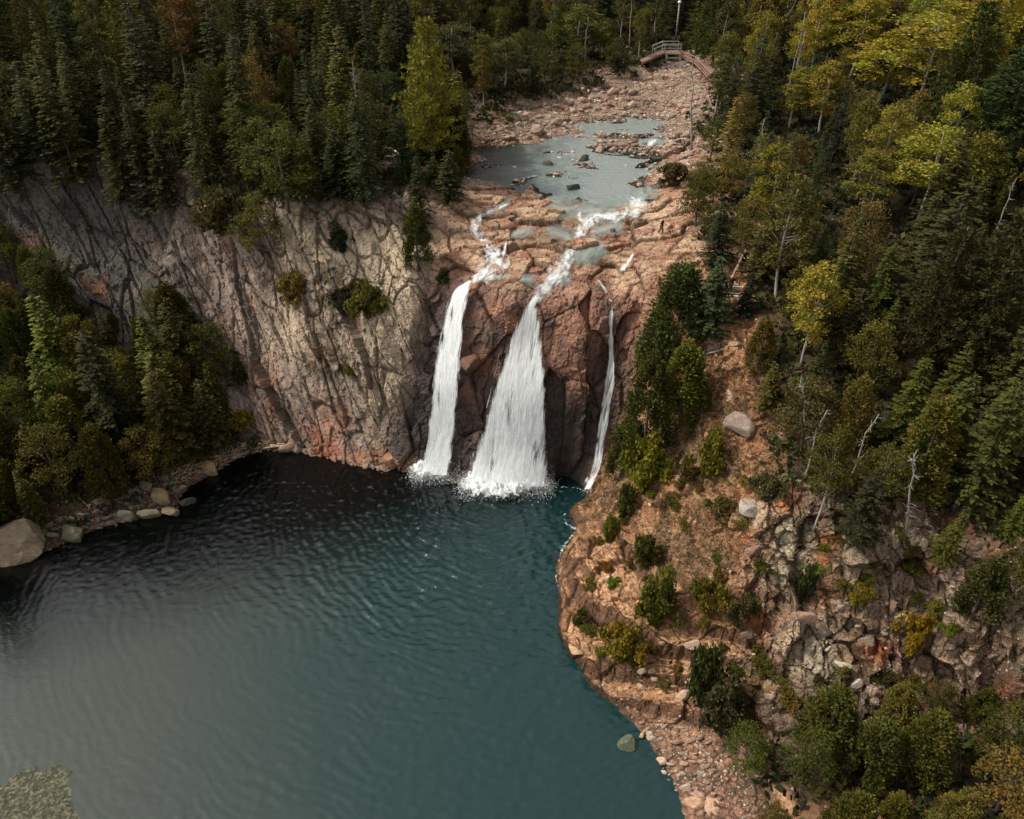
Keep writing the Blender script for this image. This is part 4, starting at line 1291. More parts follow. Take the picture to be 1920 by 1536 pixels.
lib("spruce", [(conifer_mesh(100 + i, 12, r_, droop=dr, per=pr), trunk_mesh(i, 12, .17), 12, r_)
               for i, (r_, dr, pr) in enumerate([(2.3, .30, 7), (2.0, .2, 6), (2.6, .35, 7), (1.8, .25, 6), (2.2, .4, 6)])], M_NEEDLE, M_BARK)
lib("narrow_spruce", [(conifer_mesh(140 + i, 12, r_, droop=.45, per=6, power=.6, whorl=.3, gaps=.2, twig=.34, ragged=.35), trunk_mesh(20 + i, 12, .13), 12, r_)
                      for i, r_ in enumerate([1.1, 1.3, 1.5])], M_NEEDLE, M_BARK)
lib("fir", [(conifer_mesh(160 + i, 10, r_, droop=.05, per=8, power=1.0, whorl=.3, gaps=.05, twig=.46, tw=.2), trunk_mesh(30 + i, 10, .15), 10, r_)
            for i, r_ in enumerate([2.1, 2.4, 1.8])], M_NEEDLE, M_BARK)
lib("pine", [(pine_mesh(180 + i, 14, r_), trunk_mesh(40 + i, 14, .24), 14, r_) for i, r_ in enumerate([3.0, 2.6])], M_NEEDLE, M_BARK)
def broad(seed, h, r, **kw):
    cm, cs = blob_tree_mesh(seed, h, r, **kw)
    return cm, trunk_mesh(seed, h, .13, .03, .35, cs[::3], taper_to=.93), h, r
lib("aspen", [broad(200, 12, 2.0, base=.30, clusters=66, per=84, leaf=.22, cl=.66), broad(201, 13, 2.3, base=.34, clusters=66, per=84, leaf=.22, cl=.72),
              broad(202, 11, 1.8, base=.25, clusters=62, per=80, leaf=.21, cl=.62), broad(203, 12, 2.5, base=.38, clusters=58, per=84, leaf=.22, cl=.74)], M_LEAF, M_BIRCH)
lib("broadleaf", [broad(220, 8, 2.3, base=.18, clusters=58, per=64, leaf=.2, cl=.75), broad(221, 7, 2.5, base=.12, clusters=56, per=66, leaf=.2, cl=.8),
                  broad(222, 9, 2.1, base=.2, clusters=56, per=60, leaf=.19, cl=.7)], M_LEAF, M_BARK)
lib("cedar", [(cedar_mesh(240, 9, 1.7), trunk_mesh(60, 9, .18, taper_to=.8), 9, 1.7), (cedar_mesh(241, 10, 1.5), trunk_mesh(61, 10, .18, taper_to=.8), 10, 1.5),
              (cedar_mesh(242, 8, 1.9), trunk_mesh(62, 8, .18, taper_to=.8), 8, 1.9)], M_NEEDLE, M_BARK)
def shrub(seed, h, r, n=34, per=80, leaf=.19):
    cm, cs = blob_tree_mesh(seed, h, r, base=.0, clusters=n, per=per, leaf=leaf, cl=.30 * r, tall=.9, hollow=.1, ragged=.55)
    mb = MB()
    R = random.Random(seed)
    for c in cs[::2]: mb.tube([Vector((R.uniform(-.1, .1), R.uniform(-.1, .1), -.25)), Vector(c) * .55, Vector(c)], [.035, .022, .01], 4)
    return cm, mb.mesh("stem", True), h, r
lib("shrub", [shrub(260, 1.8, 1.3), shrub(261, 1.5, 1.4), shrub(262, 2.2, 1.2)], M_LEAF, M_BARK)
lib("snag", [(None, snag_mesh(280 + i, 10, .14, b_), 10, 1) for i, b_ in enumerate([5, 18, 30, 3])], M_NEEDLE, M_DEAD)

TREES = []
def plant(kind, P, h, width=None, color=(.03, .05, .02), rot=None, label=None, group=None, cat=None, name=None, var=None, lean=(0, 0), rnd=random):
    items = LIB[kind]
    cm, tm, mh, mr = items[var if var is not None else rnd.randrange(len(items))]
    s = h / mh
    sx = s if width is None else (width / 2) / mr
    nm = name or {"spruce": "spruce_tree", "narrow_spruce": "spruce_tree", "fir": "fir_tree", "pine": "pine_tree", "aspen": "aspen_tree", "broadleaf": "broadleaf_tree",
                  "cedar": "cedar_tree", "shrub": "shrub", "snag": "dead_tree"}[kind]
    root = empty(nm, P, (lean[0], lean[1], rot if rot is not None else rnd.uniform(0, 6.28)), (sx, sx, s))
    tag(root, label, cat or ("shrub" if kind == "shrub" else "tree"), group)
    if cm is not None:
        c = mesh_obj("crown" if kind != "shrub" else "foliage", cm, None, root)
        c.color = (*color, 1)
    t = mesh_obj("trunk" if kind != "shrub" else "stem", tm, None, root)
    TREES.append((P[0], P[1], max(sx * mr, .4)))
    return root

ORD = ["first", "second", "third", "fourth", "fifth", "sixth", "seventh", "eighth", "ninth", "tenth", "eleventh", "twelfth", "thirteenth"]
def name_rows(SC):
    """tell look-alikes apart by their row and their place in it"""
    for lb, L in SC.items():
        if len(L) < 2: continue
        L.sort(key=lambda t: t[1])
        nr = max(1, math.ceil(len(L) / 10))
        rows = {1: [""], 2: ["front", "back"], 3: ["front", "middle", "back"], 4: ["front", "second", "third", "back"]}.get(nr) or ["front"] + ORD[1:nr - 1] + ["back"]
        per = math.ceil(len(L) / nr)
        for r in range(nr):
            row = sorted(L[r * per:(r + 1) * per], key=lambda t: t[0])
            for i, (_, _, o) in enumerate(row):
                pl = "the only one" if len(row) == 1 else "leftmost" if i == 0 else "rightmost" if i == len(row) - 1 else ORD[i] + " from left"
                o["label"] = lb + ", " + pl + (f" in {rows[r]} row" if rows[r] else "")
spray()
# ------------------------------------------------------------------ boulders
def ico(sub):
    import bmesh
    bm = bmesh.new()
    bmesh.ops.create_icosphere(bm, subdivisions=sub, radius=1.0)
    V = np.array([tuple(v.co) for v in bm.verts])
    F = np.array([[v.index for v in f.verts] for f in bm.faces])
    bm.free()
    return V, F
IV, IF = ico(4)
IV2, IF2 = ico(2)

def rock_mesh(seed, angular=.5, sub=4):
    V, F = (IV, IF) if sub == 4 else (IV2, IF2)
    R = np.random.default_rng(seed)
    r = np.ones(len(V))
    for _ in range(9):                                    # flat sides, as if cut by joints
        n = unit(R.normal(size=3))
        h = R.uniform(.5, .8)
        d = V @ n
        r = np.where(d * r > h, h / np.maximum(d, .05), r)
    P = V * r[:, None]
    P = P * 1.18 * (1 + .035 * fbm(P * 2 + seed, 3, seed))[:, None]
    P += V * (.014 * fbm(P * 7, 2, seed + 3))[:, None]
    n = fbm(P * 2.2 + seed, 3, seed + 9)
    c = np.clip(1 + .35 * n, .5, 1.5)[:, None] * np.array([1, 1, 1])
    return np_mesh("rock", P, F, False, c)

def rock_mat():
    m, nt, b, out = new_mat("boulder stone")
    oi = node(nt, "ShaderNodeObjectInfo")
    vc = node(nt, "ShaderNodeVertexColor", layer_name="Col")
    tc = node(nt, "ShaderNodeTexCoord")
    n1 = node(nt, "ShaderNodeTexNoise", {"Vector": tc.outputs["Object"], "Scale": 5.0, "Detail": 7.0, "Roughness": .7})
    n2 = node(nt, "ShaderNodeTexNoise", {"Vector": tc.outputs["Object"], "Scale": 1.6, "Detail": 3.0})
    r1 = ramp(nt, n1.outputs["Fac"], [(.3, (.6, .58, .55)), (.5, (1, 1, 1)), (.7, (1.35, 1.35, 1.3))])
    c = mixc(nt, 1.0, oi.outputs["Color"], vc.outputs["Color"], 'MULTIPLY')
    c = mixc(nt, 1.0, c, r1.outputs[0], 'MULTIPLY')
    r2 = ramp(nt, n2.outputs["Fac"], [(.5, (0, 0, 0)), (.62, (1, 1, 1))])
    f = node(nt, "ShaderNodeMath", {0: r2.outputs[0], 1: .35}, operation='MULTIPLY')
    c = mixc(nt, f.outputs[0], c, (.10, .085, .05))
    nt.links.new(c, b.inputs["Base Color"])
    b.inputs["Roughness"].default_value = .9
    b.inputs["Specular IOR Level"].default_value = .2
    bp = node(nt, "ShaderNodeBump", {"Height": n1.outputs["Fac"], "Strength": .7, "Distance": .12})
    nt.links.new(bp.outputs[0], b.inputs["Normal"])
    return m
M_ROCK = rock_mat()
ROCKS = [rock_mesh(600 + i) for i in range(8)]
for r_ in ROCKS: r_.materials.append(M_ROCK)
brnd = random.Random(77)
def boulder(px, py, wpx, hpx, color, label, group=None, z=None, v=None, name="boulder", tall=None, rz=None):
    P = hit(px, py)[0] if z is None else at_z(px, py, z)
    dep = float(project(P)[2])
    w = wpx / FPX * dep
    h = hpx / FPX * dep
    el = math.atan2(CAM_H - P.z, P.y)
    sz = tall if tall is not None else w * .62
    # depth of the rock from its seen height
    d = max((h - sz * math.cos(el)) / math.sin(el), w * .45)
    o = mesh_obj(name, ROCKS[v if v is not None else brnd.randrange(8)])
    o.location = (P.x, P.y, max(P.z, 0) + sz * .22)
    o.rotation_euler = (0, 0, rz if rz is not None else brnd.uniform(-.5, .5))
    o.scale = (w * .56, d * .56, sz * .56)
    k = brnd.uniform(.85, 1.15)
    o.color = (color[0] * k, color[1] * k, color[2] * k, 1)
    tag(o, label, "boulder", group)
    return o
TAN, GREY, PINK, DARK, OLV = (.24, .18, .12), (.12, .11, .095), (.22, .13, .09), (.06, .055, .045), (.12, .105, .065)
for a in [
    (26, 1036, 134, 66, (.29, .22, .15), "largest pale tan boulder at the left edge of the pool", None, 0, 2),
    (140, 1005, 50, 40, OLV, "olive brown boulder right of the largest pale boulder", None, 0, 1),
    (110, 988, 30, 18, DARK, "dark flat stone behind the olive brown boulder", None, 0, 3),
    (55, 992, 26, 18, (.26, .14, .13), "small pinkish red stone behind the largest pale boulder", None, .4, 4),
    (95, 978, 26, 20, PINK, "small rounded pink stone above the olive brown boulder", None, .4, 5),
    (125, 980, 34, 18, GREY, "flat grey stone above the olive brown boulder", None, .4, 6),
    (152, 978, 20, 18, PINK, "small pink stone in the gap of the left shore", None, .3, 0),
    (243, 972, 38, 30, (.15, .14, .10), "squared olive boulder standing in the dark water", None, 0, 7),
    (281, 968, 36, 28, (.20, .17, .11), "flat topped boulder between the two standing in the water", None, 0, 6),
    (318, 962, 32, 28, (.19, .14, .09), "wedge boulder at the water edge, rightmost of the row", None, 0, 4),
    (301, 936, 46, 36, (.22, .155, .09), "round tan boulder, biggest of the middle shore group", None, .3, 0),
    (228, 938, 26, 28, (.22, .16, .11), "upright brown stone left of the round tan boulder", None, .5, 3),
    (250, 930, 30, 30, GREY, "grey stone leaning on the upright brown stone", None, .6, 5),
    (275, 915, 34, 26, (.20, .15, .13), "mauve grey boulder above the round tan boulder", None, .8, 1),
    (196, 930, 40, 26, DARK, "large dark slab under the trees of the left shore", None, .9, 2),
    (262, 938, 18, 20, GREY, "small grey stone wedged beside the round tan boulder", None, .4, 7),
    (352, 945, 26, 14, DARK, "dark wet stone alone in the water off the shore", None, -.05, 3),
    (342, 917, 16, 8, (.30, .18, .11), "little orange stone in the dark water", None, 0, 5),
    (390, 882, 42, 26, (.30, .19, .11), "smooth orange tan boulder in the driftwood", None, .1, 0),
    (350, 832, 18, 36, (.24, .20, .15), "upright pointed stone above the driftwood", None, .9, 4),
    (324, 838, 16, 22, GREY, "small grey stone beside the upright pointed stone", None, .8, 2),
    (425, 795, 30, 36, (.20, .18, .15), "pointed grey block at the foot of the left cliff", None, 1.6, 7),
    (360, 784, 20, 16, (.22, .15, .15), "small mauve block among the trees below the cliff", None, 2.4, 1),
    (545, 843, 34, 9, (.36, .25, .19), "low pink slab beside the bleached logs", None, .02, 6),
    (735, 868, 56, 34, (.24, .13, .07), "rust brown boulder at the cliff foot left of the falls", None, .1, 0),
    (884, 682, 34, 46, (.12, .06, .04), "tilted red slab wedged between the left and central falls", None, None, 7),
    (1300, 1510, 38, 30, (.44, .27, .17), "orange boulder at the bottom shore, left of the pair", None, .1, 0),
    (1333, 1510, 38, 44, (.44, .29, .19), "taller orange boulder at the bottom shore, right of the pair", None, .2, 4),
    (1178, 1398, 34, 32, (.10, .11, .075), "lone grey green rock in the water off the right shore", None, -.1, 2),
    (1204, 1380, 12, 10, (.5, .38, .28), "small pale stone, left of the two by the lone water rock", None, .1, 5),
    (1218, 1376, 14, 12, (.52, .40, .30), "small pale stone, right of the two by the lone water rock", None, .1, 1),
    (1240, 1428, 18, 16, (.42, .30, .22), "rounded pink stone at the tip of the stony shore", None, .1, 0),
    (1088, 1215, 34, 46, (.38, .25, .14), "tan block hanging over the water at the point", None, .5, 6),
    (1385, 800, 42, 54, (.21, .155, .125), "tall round pale boulder with white cap on the slope", None, None, 0),
    (1408, 958, 44, 44, (.34, .29, .24), "white topped boulder left of the rust coloured rock", None, None, 3),
    (1468, 932, 24, 30, (.42, .20, .10), "bright orange pillar stone above the grey crag", None, None, 5),
    (1580, 935, 20, 16, GREY, "small grey stone at the top of the crag under the trees", None, None, 1),
    (1073, 356, 24, 8, (.05, .06, .05), "dark stone alone in the calm upper pool", None, 22.6, 3),
    (1095, 302, 22, 7, (.06, .065, .05), "small dark stone in the middle of the upper pool", None, 22.6, 5),
    (1028, 310, 18, 5, (.10, .09, .07), "flat stone breaking the surface of the upper pool", None, 22.6, 1),
    (1229, 301, 18, 8, (.06, .06, .05), "dark stone at the right side of the upper pool", None, 22.7, 4),
    (1205, 335, 12, 8, (.06, .06, .05), "small dark stone at the outflow of the upper pool", None, 22.7, 2),
    (1140, 1068, 7, 6, (.75, .72, .66), "tiny white stone in the dark ledge hollow, upper of two", None, None, 5),
    (1140, 1083, 8, 7, (.75, .72, .66), "tiny white stone in the dark ledge hollow, lower of two", None, None, 1)]:
    boulder(*a[:9])
def field(n, poly, size, cols, label, group, z=None, seed=0, name="rock", keep=.5):
    R = random.Random(seed)
    x0, x1 = min(p[0] for p in poly), max(p[0] for p in poly)
    y0, y1 = min(p[1] for p in poly), max(p[1] for p in poly)
    k, placed, made = 0, [], []
    for _ in range(n * 60):
        if k >= n: break
        x, y = R.uniform(x0, x1), R.uniform(y0, y1)
        if not in_poly([x], [y], poly)[0]: continue
        w = R.uniform(*size) * R.choice((.6, .8, 1, 1.4))
        if any((x - a) ** 2 + (y - b) ** 2 < ((w + c) * keep) ** 2 for a, b, c in placed): continue
        placed.append((x, y, w))
        made.append((x, -y, boulder(x, y, w, w * R.uniform(.6, .85), R.choice(cols), label, group, z, name=name)))
        k += 1
    name_rows({label: made})
PK = [(.40, .27, .20), (.34, .22, .16), (.44, .34, .26), (.30, .24, .19)]
field(60, [(1195, 1350), (1260, 1345), (1330, 1390), (1350, 1480), (1320, 1500), (1275, 1470), (1235, 1410)], (7, 16), PK, "pink stone on the lower right shore", "loose stones of the right shore", seed=1)
field(18, [(1230, 1440), (1275, 1440), (1320, 1500), (1290, 1500), (1262, 1480)], (5, 9), [(.55, .45, .35), (.4, .3, .22)], "pale pebble at the right waterline", "pale stones at the right waterline", seed=2)
field(68, [(0, 985), (60, 968), (150, 965), (215, 920), (255, 895), (330, 895), (345, 915), (300, 955), (210, 985), (160, 1000), (60, 1010)], (9, 26), [(.10, .09, .075), (.14, .12, .10), (.18, .13, .11), (.08, .08, .07)], "dark stone of the left shore", "dark stones of the left shore", seed=3, keep=.36)
field(20, [(880, 380), (960, 375), (1100, 390), (1200, 395), (1280, 400), (1290, 440), (1200, 460), (1060, 430), (900, 400)], (8, 18), [(.42, .28, .20), (.36, .25, .18), (.46, .34, .25)], "pink rock beside the rapids", "pink rocks among the rapids", seed=4)
field(40, [(905, 250), (960, 225), (1040, 200), (1100, 185), (1180, 165), (1200, 200), (1060, 215), (1030, 262), (960, 262)], (8, 22), [(.38, .26, .19), (.32, .22, .17), (.45, .35, .26)], "boulder left of the upper pool", "boulders on the left bank of the upper pool", seed=5)
field(16, [(1080, 262), (1180, 268), (1245, 275), (1230, 290), (1120, 285)], (7, 16), [(.30, .20, .15), (.24, .17, .13)], "low rock on the upper pool bar", "rocks on the bar of the upper pool", seed=6)
field(22, [(1250, 200), (1300, 180), (1320, 210), (1290, 300), (1285, 400), (1250, 360), (1280, 300)], (9, 22), [(.34, .22, .16), (.40, .28, .20)], "rock right of the upper pool", "rocks on the right bank of the upper pool", seed=7)
field(30, [(1400, 980), (1500, 1040), (1700, 1120), (1700, 1260), (1560, 1300), (1420, 1300), (1390, 1150)], (10, 34), [(.34, .27, .21), (.28, .17, .12), (.44, .38, .30), (.22, .17, .13)], "broken block on the crag", "broken blocks of the crag", seed=8)
field(20, [(1180, 1180), (1300, 1200), (1360, 1290), (1290, 1340), (1200, 1310), (1110, 1260)], (12, 32), [(.42, .29, .20), (.36, .24, .17)], "flat block on the lower ledges", "flat blocks of the lower ledges", seed=9)

# cobbles upstream: too many to count
def rubble():
    R = np.random.default_rng(31)
    tri = F0
    cen = V1[tri].mean(1)
    px, py, dep = project(cen)
    ar = np.linalg.norm(np.cross(V1[tri[:, 1]] - V1[tri[:, 0]], V1[tri[:, 2]] - V1[tri[:, 0]]), axis=1)
    B = wB[tri].mean(1)
    up = (cen[:, 1] > 88) * (cen[:, 2] > 22.5)
    sh = wC[tri].mean(1) * (cen[:, 0] > 0) * (cen[:, 2] > .05) * .9
    shl = wC[tri].mean(1) * ((cen[:, 0] < -15) & (cen[:, 1] > 45)) * .8
    w = ar * (B * up * .6 + sh + shl + wG[tri].mean(1) * .12 + wS[tri].mean(1) * .08) * (px > -30) * (px < 1950) * (py > 60) * (py < 1560) / dep
    n = 7500
    i = R.choice(len(tri), n, p=w / w.sum())
    c = cen[i]
    V, F = IV2 * 1.0, IF2
    V = V[:42] if False else V
    ICO1V, ICO1F = ico(1)
    m = len(ICO1V)
    s = (.10 + .22 * R.random(n) ** 3)[:, None, None] * (c[:, 1] / 90.0).clip(.5, 1.3)[:, None, None]
    shp = R.uniform(.55, 1.2, (n, 1, 3)) * np.array([1, 1, .6])
    P = ICO1V[None] * (1 + R.uniform(-.28, .28, (n, m, 1))) * s * shp + c[:, None] + np.array([0, 0, .03])
    Fa = (ICO1F[None] + (np.arange(n) * m)[:, None, None]).reshape(-1, 3)
    base = np.array([(.38, .26, .19), (.30, .21, .16), (.45, .36, .28), (.22, .17, .13), (.30, .28, .24)])[R.integers(0, 5, n)]
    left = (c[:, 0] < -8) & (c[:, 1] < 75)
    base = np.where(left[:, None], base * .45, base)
    cc = np.repeat((base * R.uniform(.7, 1.2, (n, 1)))[:, None], m, 1).reshape(-1, 3)
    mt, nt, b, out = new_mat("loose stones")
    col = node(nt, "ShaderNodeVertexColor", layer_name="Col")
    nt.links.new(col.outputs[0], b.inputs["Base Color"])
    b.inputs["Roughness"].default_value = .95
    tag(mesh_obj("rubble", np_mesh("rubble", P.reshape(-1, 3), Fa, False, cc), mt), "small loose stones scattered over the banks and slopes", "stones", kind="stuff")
rubble()

# ------------------------------------------------------------------ driftwood and fallen logs
M_DRIFT = bark_mat("bleached driftwood", (.26, .18, .12), (.50, .37, .26), 5.0, (1, .2, 1))
def log(p0, p1, r, label, mat=None, stubs=0, name="log", lift=.12, stubl=.6):
    a, b = hit(*p0)[0], hit(*p1)[0]
    a = a + Vector((0, 0, lift)); b = b + Vector((0, 0, lift))
    R = random.Random(int(p0[0] * 7 + p0[1]))
    o0 = a.copy()
    mb = MB()
    P = [a.lerp(b, t / 6) - o0 + Vector((0, 0, R.uniform(-.04, .06))) for t in range(7)]
    mb.tube(P, [r * (1 - .08 * i) for i in range(7)], 8, .12, R)
    for k in range(stubs):
        t = R.uniform(.25, 1)
        s = (b - a) * t
        mb.tube([s, s + Vector((R.uniform(-.15, .15), R.uniform(-.1, .1), stubl * R.uniform(.5, 1.2)))], [r * .3, r * .1], 4)
    o = mesh_obj(name, mb.mesh(name, True), mat or M_DRIFT)
    o.location = o0
    tag(o, label, "log")
log((497, 842), (560, 832), .12, "longest bleached log at the water edge below the left cliff")
log((508, 838), (552, 839), .16, "thick short bleached log beside the longest one")
log((520, 834), (572, 835), .07, "thin bleached pole on top of the two logs")
log((680, 864), (712, 882), .06, "white stick floating at the foot of the cliff")
log((345, 890), (360, 862), .06, "driftwood pole pointing up the left shore")
log((330, 880), (352, 872), .07, "driftwood pole lying across the heap")
log((228, 862), (300, 852), .05, "long thin grey pole under the trees of the left shore", M_DEAD)
log((1385, 652), (1318, 672), .12, "fallen trunk with a comb of upright branch stubs beside the trail", M_DEAD, 16, lift=.35, stubl=1.0)
log((1703, 1424), (1760, 1384), .16, "pale fallen trunk, thicker of the two at lower right", M_DEAD, 3)
log((1730, 1408), (1775, 1388), .07, "thin fallen pole beside the thicker trunk", M_DEAD)
log((1608, 1524), (1634, 1492), .15, "short broken orange log at the bottom edge", M_DRIFT)
log((1520, 1340), (1548, 1306), .09, "bleached curved branch above the lower green trees", M_DEAD, 3)
log((1500, 1045), (1535, 1020), .08, "bare twisted branch on the crag", M_DEAD, 6)
log((138, 925), (170, 955), .08, "white pole sticking out of the left shore stones", M_DEAD)
log((15, 955), (32, 968), .05, "thin white stick left of the pink stones", M_DEAD)
log((510, 465), (560, 462), .04, "thin pale stick caught high on the left cliff", M_DEAD)
def driftpile():
    R = random.Random(12)
    mb = MB()
    for k in range(420):
        t = R.random()
        px = 300 + 200 * t + R.uniform(-14, 14)
        py = 905 - 70 * t + R.uniform(-14, 16)
        p = hit(px, py)[0]
        if p.z < .02 and R.random() < .8: continue
        a = R.uniform(0, 3.14)
        L = R.uniform(.25, 1.1)
        d = Vector((math.cos(a), math.sin(a), R.uniform(-.1, .25))) * L
        mb.tube([p + Vector((0, 0, .08)), p + d * .5 + Vector((0, 0, .12)), p + d + Vector((0, 0, R.uniform(.05, .3)))], [R.uniform(.015, .04)] * 3, 4)
    o = mb.build("driftwood", M_DRIFT)
    tag(o, "tangled heap of pale driftwood along the left shore", "driftwood", kind="stuff")
driftpile()
# ------------------------------------------------------------------ plants: placement
rng = random.Random(5)
COLS = {  # leaf colours (linear), picked per tree
    "dark": [(.040, .042, .011), (.032, .035, .011), (.052, .050, .012), (.036, .036, .012)],
    "green": [(.062, .064, .012), (.072, .072, .013), (.054, .056, .012), (.084, .080, .013)],
    "olive": [(.095, .082, .016), (.115, .090, .018), (.080, .074, .018)],
    "yellow": [(.215, .185, .024), (.245, .195, .024), (.185, .175, .026), (.23, .178, .022)],
    "orange": [(.135, .082, .020), (.12, .080, .022)],
    "lime": [(.130, .135, .014), (.16, .150, .016), (.11, .125, .014)],
}
def jit(c, a=.12):
    k = rng.uniform(1 - a * 1.5, 1 + a * 1.5)
    return tuple(max(0.003, x * k * rng.uniform(1 - a, 1 + a)) for x in c)
def colr_of(n): return jit(rng.choice(COLS[n]))

HB = [(735, 262, 325, 30, 84.0), (1370, 500, 600, 22, 66.0), (1392, 470, 520, 12, 70.0), (1260, 78, 120, 55, 139.0), (1320, 100, 160, 30, 125.0), (1272, 4, 80, 8, 146.0), (1350, 640, 680, 50, 62.0)]
def hero(kind, bx, by, ty, wpx, color, label, group=None, tx=None, z=None, **kw):
    """a plant whose foot is seen at (bx, by) and whose top is seen at height ty of the photograph"""
    P = hit(bx, by)[0] if z is None else at_z(bx, by, z)
    d = ray(tx if tx is not None else bx, ty)
    top = at_y(tx if tx is not None else bx, ty, P.y)
    h = max(.4, top.z - P.z)
    dep = project(P)[2]
    w = wpx / FPX * float(dep)
    lean = (0, 0)
    P2 = Vector((P.x, P.y, P.z - .1))
    if kind in ("snag",) and tx is not None:
        kw["lean"] = (0, math.atan2(top.x - P.x, h)); kw["rot"] = 0.0
        h = math.hypot(top.x - P.x, h)
    HB.append((float(tx if tx is not None else bx), float(ty), float(by), max(wpx / 2, 5.0), P.y))
    return plant(kind, P2, h, w if kind != "snag" else None, jit(color, .04), label=label, group=group, rnd=rng, **kw)

D, G_, O_, Y_, R_, L_ = (COLS[k][0] for k in ("dark", "green", "olive", "yellow", "orange", "lime"))
hero("pine", 812, 312, 28, 112, (.165, .150, .020), "tall golden green white pine with layered branches standing above the falls", var=0)
hero("spruce", 688, 385, 158, 84, (.036, .042, .014), "dense dark spruce at the cliff edge left of the wooden lookout", var=2)
hero("spruce", 640, 372, 240, 90, (.030, .035, .012), "shorter dark spruce at the cliff edge left of the densest spruce", var=0)
hero("broadleaf", 545, 415, 228, 130, (.066, .074, .014), "bright green leafy tree on the lip of the left cliff", var=2)
hero("fir", 760, 335, 190, 60, (.030, .048, .018), "slim green fir between the lookout and the tall white pine", var=1)
hero("fir", 748, 345, 310, 34, (.05, .062, .018), "small fir just below the wooden lookout railing", var=2)
hero("fir", 815, 345, 292, 45, (.062, .070, .020), "young olive fir under the tall white pine", var=0)
hero("spruce", 845, 380, 280, 62, (.040, .043, .014), "ragged dark spruce beside the river pool on the left bank", var=3)
hero("cedar", 785, 505, 375, 50, (.060, .072, .014), "green cedar hanging down the rib of the left cliff", var=1)
hero("broadleaf", 725, 205, 130, 80, (.04, .055, .02), "round green tree behind the dense dark cliff spruce")
hero("aspen", 855, 150, 40, 100, (.075, .075, .026), "thin crowned pale aspen left of the river bank bushes", var=3)
hero("aspen", 1090, 110, 10, 90, (.095, .095, .016), "yellow green aspen behind the river bank bushes", var=0)
hero("aspen", 945, 165, 70, 80, (.085, .080, .022), "olive aspen with white stem above the river bank", var=1)
hero("broadleaf", 490, 240, 100, 80, (.13, .085, .02), "orange brown topped birch among dark spruces left of centre", var=0)
hero("broadleaf", 545, 135, 35, 55, (.13, .08, .02), "small orange topped birch in the far left woods", var=2)
# right bank
hero("spruce", 1402, 250, 60, 75, (.030, .034, .012), "tall dark spruce right of the upper river bend", var=3)
hero("narrow_spruce", 1365, 240, 105, 45, (.028, .031, .012), "thin dark spruce leaning over the upper river bend", var=0)
hero("spruce", 1420, 400, 245, 70, (.020, .032, .016), "dark spruce pointing up right of the rocky trail top", var=0)
hero("spruce", 1338, 500, 385, 70, (.028, .033, .012), "dark spruce on the bank right of the falls rocks", var=1)
hero("fir", 1330, 625, 480, 105, (.040, .052, .020), "green conifer with spreading tiers beside the stepped trail", var=1)
hero("fir", 1394, 595, 520, 52, (.017, .022, .010), "little near black fir at the right edge of the stepped trail", var=2)
hero("spruce", 1552, 330, 145, 40, (.014, .018, .009), "very dark narrow spruce spire among the yellow aspens", var=3)
hero("narrow_spruce", 1360, 330, 180, 55, (.16, .115, .02), "golden larch at the right edge of the cobbles", var=2)
hero("aspen", 1590, 150, -10, 110, Y_, "tall golden aspen with white stem against dark woods", var=1)
hero("aspen", 1700, 230, 20, 190, (.23, .195, .024), "broad golden aspen clump, biggest of the yellow trees", var=3)
hero("aspen", 1640, 200, 60, 120, (.27, .215, .024), "bright golden aspen left of the biggest yellow clump", var=0)
hero("aspen", 1760, 160, 0, 160, (.22, .185, .024), "golden aspen at the top of the photo above the biggest clump", var=1)
hero("aspen", 1480, 240, 120, 70, (.17, .14, .02), "small rounded yellow aspen near the upper river", var=2)
hero("aspen", 1535, 250, 115, 80, (.19, .145, .022), "yellow aspen just left of the dark spruce spire", var=0)
hero("aspen", 1715, 430, 230, 150, (.20, .18, .024), "lone yellow green aspen with forked white stem mid slope", var=3)
hero("aspen", 1615, 420, 280, 110, (.13, .115, .022), "olive yellow aspen left of the forked aspen", var=1)
hero("pine", 1860, 330, 80, 200, (.040, .056, .016), "large dark green white pine at the right edge", var=1)
hero("cedar", 1262, 668, 492, 112, (.052, .066, .016), "wide dark green cedar at the top of the cedar row by the falls", var=2)
hero("cedar", 1222, 690, 585, 60, (.080, .082, .016), "small olive cedar tucked under the widest cedar", var=0)
hero("cedar", 1272, 800, 632, 84, (.085, .090, .014), "upright golden green cedar standing clear on the slope", var=1)
hero("cedar", 1205, 868, 655, 84, (.060, .068, .014), "long olive cedar overhanging the thin right fall", var=0)
hero("cedar", 1165, 895, 775, 58, (.066, .070, .016), "lowest cedar of the row above the foot of the thin fall", var=1)
